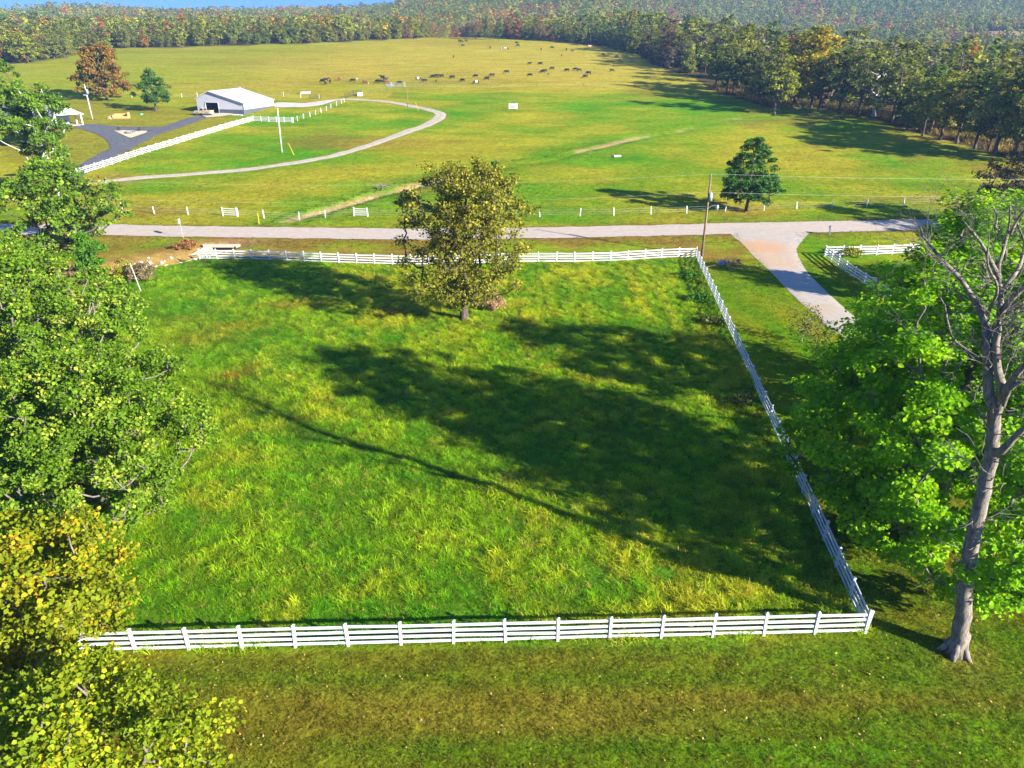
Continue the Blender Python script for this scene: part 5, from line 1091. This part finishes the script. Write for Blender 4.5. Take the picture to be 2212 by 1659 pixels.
def fire_ring():
    p = gp(282, 289); p.z += .2; r = empty('fire_ring', p); tag(r, 'dark stone fire ring on the pale sand triangle', 'fire pit')
    for k in range(14):
        a = k * 2 * math.pi / 14; MB().box((math.cos(a) * 1.1, math.sin(a) * 1.1, .16), (.42, .3, .34), rz=a + 1.57).build('stone', M['trim_grey'], r)
    MB().tube([(0, 0, .0), (0, 0, .05)], .95, 16).build('ash', M['black'], r)
fire_ring()
for px, py, lab in ((258, 284.5, 'dark low seat left of the fire ring'), (301, 285, 'dark low seat right of the fire ring')):
    p = gp(px, py); p.z += .2; r = empty('lawn_chair', p, rf.uniform(0, 6)); tag(r, lab, 'chair')
    MB().box((0, 0, .38), (.6, .6, .08)).build('seat', M['dark_metal'], r); MB().box((-.28, 0, .68), (.07, .6, .6)).build('backrest', M['dark_metal'], r)
    for sx in (-.25, .25):
        for sy in (-.25, .25): MB().box((sx, sy, .17), (.06, .06, .34)).build('leg', M['dark_metal'], r)
def signboard():
    p = gp(1108.5, 237.5); r = empty('sign_board', p, .0); tag(r, 'white sign board with dark text lines standing in the field', 'sign')
    MB().box((0, 0, 1.05), (2.4, .08, 1.5)).build('panel', M['white_paint'], r)
    for s in (-1, 1): MB().box((s * 1.22, 0, .9), (.12, .12, 1.9)).build('post', M['white_paint'], r)
    for k, wd in enumerate((1.8, 2.0, 1.9, 1.5)): MB().box((-.05 * k, -.05, 1.62 - k * .33), (wd, .012, .16)).build('text_line', M['dark_metal'], r)
signboard()
def mailbox():
    p = gp(1791, 508); r = empty('mailbox', p); tag(r, 'grey mailbox on a thick post beside the road', 'mailbox'); pm = mat('green grey painted post', (.10, .16, .15), .6, .15)
    MB().box((0, 0, .5), (.16, .16, 1.05)).build('post', pm, r); MB().box((0, -.05, 1.03), (.24, .6, .05)).build('shelf', pm, r)
    poly = [(-.15, 0), (.15, 0)] + [(.15 * math.cos(a), .18 + .15 * math.sin(a)) for a in np.linspace(0, math.pi, 9)]
    MB().prism(poly, (0, -.35, 1.06), Vector((0, .62, 0)), (Vector((1, 0, 0)), Vector((0, 0, 1)))).build('box', M['galv'], r); MB().box((0, -.36, 1.22), (.26, .02, .28)).build('door', M['galv'], r); MB().box((.17, .1, 1.3), (.02, .05, .2)).build('flag', M['rust'], r)
mailbox()
def implement():
    p = gp(1573, 579); r = empty('horse_drawn_plough', p, .12); tag(r, 'old iron-wheeled farm implement rusting on the verge by the paddock corner', 'farm implement')
    for k, y_ in ((1, -.75), (1.0, .75)):
        R_ = .62; w_ = MB(); w_.tube([(R_ * math.cos(a) + .25, y_, R_ + R_ * math.sin(a)) for a in np.linspace(0, 2 * math.pi, 25)], .035, 6, cap=False)
        wh = w_.build('wheel', mat('pale rusted rim', (.34, .27, .20), .8, .3), r)
        for a in np.linspace(0, math.pi, 6, endpoint=False): MB().tube([(.25 + R_ * math.cos(a), y_, R_ + R_ * math.sin(a)), (.25 - R_ * math.cos(a), y_, R_ - R_ * math.sin(a))], .018, 4).build('spoke', M['rust'], wh)
        MB().tube([(.25, y_ - .08, R_), (.25, y_ + .08, R_)], .09, 8).build('hub', M['rust'], wh)
    MB().tube([(.25, -.8, .62), (.25, .8, .62)], .04, 6).build('axle', M['rust'], r)
    MB().tube([(-3.4, 0, .15), (-1.2, 0, .55), (.3, 0, .7), (1.7, 0, .55)], .06, 6).build('beam', M['wood_pole'], r)
    hb = MB(); hb.rings([((-.9, 0, .35), (.35, 0, 0), (0, .5, 0)), ((-.9, 0, .65), (.55, 0, 0), (0, .7, 0)), ((-.9, 0, .95), (.5, 0, 0), (0, .65, 0))], n=10); hb.build('hopper', mat('faded blue steel', (.07, .10, .14), .7, .3), r)
    st_ = MB(); st_.rings([((1.25, 0, .95), (.25, 0, 0), (0, .3, 0)), ((1.25, 0, 1.02), (.32, 0, 0), (0, .36, 0))], n=10); st_.build('seat', M['rust'], r); MB().tube([(.6, 0, .7), (1.2, 0, .95)], .03, 5).build('seat_spring', M['rust'], r)
    for y_ in (-.5, 0, .5): MB().tube([(1.3, y_, .75), (1.75, y_, .55), (1.6, y_, .05)], .04, 5).build('tine', M['rust'], r)
    MB().tube([(.7, .35, .7), (1.1, .35, 1.35)], .025, 5).build('lever', M['rust'], r); MB().box((1.3, 0, .72), (.08, 1.3, .08)).build('tool_bar', M['rust'], r)
implement()
def trough(label, px, py, l, wd, h_, m, rz=0):
    p = gp(px, py); r = empty('water_trough', p, rz); tag(r, label, 'trough'); MB().box((0, 0, h_ / 2), (l, wd, h_)).build('tank', m, r); MB().box((0, 0, h_ + .004), (l - .2, wd - .2, .02)).build('water', M['glass'], r)
trough('pale stock trough on the pasture behind the barn', 661, 203, 3.2, 1.5, .8, M['galv'], .2); trough('pale feed tub at the corral panels', 778, 207, 1.6, 1.2, 1.1, M['post_white'])
trough('grey stock trough beside the gate among the cattle', 842, 187, 2.6, 1.2, .7, M['galv'])
p = gp(1332, 339); mb = MB(); mb.box((0, 0, .1), (1.5, .9, .3), rz=.3); mb.box((.6, .3, .08), (.8, .6, .25), rz=-.4); o = mb.build('stone_slab', M['rock']); o.location = p; tag(o, 'pale stone slab lying by the creek', 'rock')
p = gp(825, 408); rr = random.Random(3)
mb = MB()
for k in range(40):
    a = rr.uniform(0, 6.28); L_ = rr.uniform(.5, 1.3); c = Vector((rr.gauss(0, .55), rr.gauss(0, .45), rr.uniform(.1, .9))); mb.tube([c, c + Vector((math.cos(a) * L_, math.sin(a) * L_, rr.uniform(-.3, .6)))], [.05, .02], 4)
o = mb.build('driftwood_pile', M['bark_grey']); o.location = p; tag(o, 'tangled grey driftwood pile caught in the creek bank', 'driftwood')
p = gp(308 / 1, 264); o = MB().tube([(0, 0, 0), (0, 0, .35)], [.6, .5], 12).build('septic_lid', mat('green plastic', (.04, .30, .20), .5)); o.location = gp(305, 247.5); tag(o, 'small green plastic lid on the lawn near the rust tree', 'lid')

# ------------------------------------------------------------------ cattle
M['cow_black'] = mat('black hide', (.012, .011, .011), .7, .3); M['cow_white'] = mat('white hide', (.62, .58, .52), .8, .1); M['cow_red'] = mat('red brown hide', (.16, .05, .022), .75, .2); M['cow_tan'] = mat('tan hide', (.42, .30, .17), .8, .15)
def cow_mesh(name, hide, second, graze, patch):
    mb = MB(); v = Vector
    secs = [((-1.02, 0, 1.12), .16, .22), ((-.92, 0, 1.08), .30, .36), ((-.55, 0, 1.0), .36, .42), ((-.05, 0, .94), .39, .46), ((.45, 0, .98), .34, .44), ((.72, 0, 1.05), .24, .36)]
    R1 = [(c, v((0, a, 0)), v((0, 0, b))) for c, a, b in secs]
    if graze:
        R1 += [((1.0, 0, .88), v((0, .15, 0)), v((.14, 0, .18))), ((1.24, 0, .58), v((0, .12, 0)), v((.13, 0, .09))), ((1.32, 0, .44), v((0, .14, 0)), v((.13, 0, .04))), ((1.40, 0, .22), v((0, .10, 0)), v((.10, 0, .02))), ((1.42, 0, .06), v((0, .07, 0)), v((.07, 0, .01)))]
        hx, hz = 1.28, .52
    else:
        R1 += [((.98, 0, 1.25), v((0, .15, 0)), v((-.08, 0, .2))), ((1.16, 0, 1.45), v((0, .13, 0)), v((-.1, 0, .14))), ((1.30, 0, 1.44), v((0, .14, 0)), v((0, 0, .14))), ((1.52, 0, 1.32), v((0, .10, 0)), v((.02, 0, .10))), ((1.66, 0, 1.25), v((0, .07, 0)), v((.02, 0, .07)))]
        hx, hz = 1.2, 1.5
    mb.rings(R1, 0, 10)
    if patch == 'face': 
        for i in range(len(mb.F)):
            if all(mb.V[j][0] > hx + .0 for j in mb.F[i]): mb.M[i] = 1
    if patch == 'belly':
        for i in range(len(mb.F)):
            c = sum(mb.V[j][0] for j in mb.F[i]) / len(mb.F[i])
            if -.5 < c < .3: mb.M[i] = 1
    for x, y, kx in ((-.85, .19, -.08), (-.80, -.19, .06), (.58, .17, .05), (.50, -.17, -.06)):
        back = x < 0
        mb.tube([(x, y, .95), (x + (.04 if back else 0), y, .62), (x + (-.05 if back else .01) + kx, y, .36), (x + kx, y, .06), (x + kx + .03, y, .0)], [.17 if back else .13, .105, .06, .05, .065], 7)
    mb.tube([(-1.06, 0, 1.22), (-1.16, 0, .9), (-1.14, 0, .45)], [.035, .03, .05], 5)
    for s in (-1, 1): mb.tube([(hx - .04, s * .10, hz + .03), (hx - .06, s * .30, hz + .03)], [.05, .02], 5)
    return mb.mesh(name, [hide, second], True)
CM = {('black', 1): cow_mesh('cow', M['cow_black'], M['cow_white'], True, None), ('black', 0): cow_mesh('cow', M['cow_black'], M['cow_white'], False, None), ('pied', 1): cow_mesh('cow', M['cow_black'], M['cow_white'], True, 'belly'), ('red', 1): cow_mesh('cow', M['cow_red'], M['cow_white'], True, 'face'), ('tan', 0): cow_mesh('cow', M['cow_tan'], M['cow_white'], False, None), ('white', 1): cow_mesh('cow', M['cow_white'], M['cow_black'], True, 'belly')}
z2 = lambda x, y: ((600 + x / 3.403) * .8848, (y + 9) / 3.403 * .8848); z3 = lambda x, y: ((1200 + x / 3.403) * .8848, (y + 8) / 3.403 * .8848)
# (view spot, kind, facing in degrees, label)
HERD = [(z2(640, 678), 'black', 1, 180, 'black cow at the left end of the herd, head down'), (z2(668, 670), 'black', 0, 10, 'black cow standing highest in the leftmost bunch of four'), (z2(663, 697), 'black', 1, 100, 'black cow lowest in the leftmost bunch, tail on'), (z2(703, 686), 'black', 0, 80, 'black cow at the right of the leftmost bunch'), (z2(780, 660), 'red', 1, 80, 'dark red cow alone right of the leftmost bunch'), (z2(890, 674), 'black', 1, 170, 'black cow alone between the dark red and the tan cow'), (z2(925, 659), 'tan', 0, 90, 'pale tan calf left of the red cow'), (z2(993, 692), 'red', 1, 0, 'bright red-brown cow with a white face in the herd'),
        (z2(1096, 682), 'black', 1, 170, 'black cow at the left foot of the crowded bunch'), (z2(1136, 650), 'black', 0, 170, 'black cow at the top of the crowded bunch'), (z2(1161, 665), 'black', 0, 10, 'black cow in the middle of the crowded bunch'), (z2(1122, 686), 'black', 1, 0, 'black cow at the front of the crowded bunch'), (z2(1172, 686), 'red', 1, 0, 'dark red cow at the right of the crowded bunch'), (z2(1280, 697), 'black', 1, 180, 'black cow behind the grey tube gate'), (z2(1434, 661), 'pied', 1, 10, 'black and white cow grazing right of the tube gate'), (z2(1487, 675), 'black', 1, 180, 'black cow just below the pair, right of the pied cow'),
        (z2(1557, 641), 'black', 1, 180, 'black cow on the left of the close pair'), (z2(1581, 637), 'black', 0, 0, 'black cow on the right of the close pair'), (z2(1582, 674), 'black', 1, 90, 'black calf below the close pair, seen end-on'), (z2(1626, 639), 'black', 1, 180, 'black cow next right of the close pair'), (z2(1716, 649), 'black', 1, 180, 'large black cow alone right of the close pair'), (z2(1801, 672), 'black', 1, 170, 'small black cow below and right of the large one'), (z2(1910, 637), 'black', 1, 180, 'black cow straight above the white-sided cow'), (z2(1914, 688), 'pied', 1, 180, 'white-sided cow lowest in the herd line'), (z2(2003, 659), 'black', 1, 170, 'black cow midway above and right of the white-sided cow'), (z2(2045, 632), 'black', 1, 190, 'black cow last before the big lone grazer'), (z2(2167, 601), 'black', 1, 180, 'big lone black cow grazing up the slope'),
        (z2(1725, 472), 'black', 0, 90, 'lone black cow high on the slope above the herd'), (z2(1803, 378), 'black', 1, 30, 'black cow below the lone ridge trees'), (z2(1778, 340), 'black', 1, 0, 'black cow resting left of the ridge trees, upper'), (z2(1794, 344), 'black', 1, 180, 'black cow left of the ridge trees, lower'), (z2(1831, 339), 'black', 1, 0, 'black cow in the shade of the ridge trees'), (z2(2030, 395), 'black', 0, 90, 'tiny black cow below and right of the ridge trees'), (z2(2138, 402), 'white', 1, 0, 'white cow high on the slope'), (z2(2165, 405), 'pied', 1, 0, 'black and white cow next to the high white cow'),
        (z3(317, 529), 'black', 0, 0, 'black cow at the left of the upper pair on the right slope'), (z3(406, 531), 'black', 1, 180, 'black cow at the right of the upper pair on the right slope'), (z3(320, 631), 'black', 1, 180, 'black cow lowest left of the right-hand group'), (z3(425, 602), 'black', 1, 180, 'black cow left in the touching pair of the right-hand group'), (z3(441, 596), 'black', 1, 180, 'black cow right in the touching pair of the right-hand group'), (z3(470, 620), 'black', 1, 100, 'black calf below the touching pair'), (z3(503, 575), 'black', 1, 180, 'black cow above right of the touching pair'), (z3(625, 591), 'black', 1, 180, 'black cow alone in the centre of the right-hand group'), (z3(695, 580), 'black', 1, 180, 'black cow left in the huddle of two on the right'), (z3(726, 588), 'black', 1, 0, 'black cow right in the huddle of two on the right'), (z3(778, 643), 'black', 1, 190, 'black cow lowest on the right of the herd'), (z3(805, 613), 'black', 1, 180, 'black cow just above the lowest right one'), (z3(1000, 587), 'black', 1, 0, 'lone black cow farthest right in the sun'),
        (z3(210, 357), 'black', 1, 0, 'black cow by the ridge wood, upper of two'), (z3(218, 380), 'black', 1, 180, 'black cow by the ridge wood, lower of two'), (z3(412, 411), 'black', 0, 90, 'black cow end-on high on the right slope'), (z3(502, 397), 'black', 1, 0, 'black cow highest on the right slope'), (z3(622, 414), 'black', 0, 80, 'black cow high on the right slope, left of a pair'), (z3(675, 427), 'red', 1, 0, 'dark brown cow at the right of the high slope'), (z3(583, 461), 'black', 0, 90, 'black calf by itself on the upper right slope'), (z3(930, 456), 'black', 1, 180, 'black cow at the tip of the far wood shade'), (z3(1040, 474), 'black', 1, 180, 'black cow inside the far wood shade'), (z3(812, 389), 'tan', 0, 0, 'tan cow at the top right wood edge')]
for (sp_, kd, gz, deg, lab) in HERD:
    p = gp(*sp_); o = add('cow', CM[(kd, gz)]); o.location = (p.x, p.y, p.z - .02); o.rotation_euler = (0, 0, R(deg + rf.uniform(-15, 15))); k = rf.uniform(.84, .96) * (.72 if 'calf' in lab else 1); o.scale = (k, k, k)
    tag(o, lab, 'cow', 'cattle grazing on the slope')
# red soil patch and pale plate by the upper left gate
rp = at(98, 217); ribbon('bare_soil', [at(78, 217), at(90, 218), at(112, 217)], [3, 9, 3], .05, mat_road('red bare soil', (.46, .22, .09)), jag=.6)

# ------------------------------------------------------------------ air
hz = MB().box((0, 1370, 139), (5000, 2960, 285)).build('haze', [])
hm = bpy.data.materials.new('haze'); hm.use_nodes = True; t = hm.node_tree; t.nodes.remove(t.nodes['Principled BSDF'])
pv = t.nodes.new('ShaderNodeVolumePrincipled'); pv.inputs['Density'].default_value = .00015; pv.inputs['Color'].default_value = (.32, .57, 1.0, 1); pv.inputs['Anisotropy'].default_value = 0.0
t.links.new(pv.outputs[0], t.nodes['Material Output'].inputs['Volume']); hz.data.materials.clear(); hz.data.materials.append(hm); tag(hz, kind='stuff')
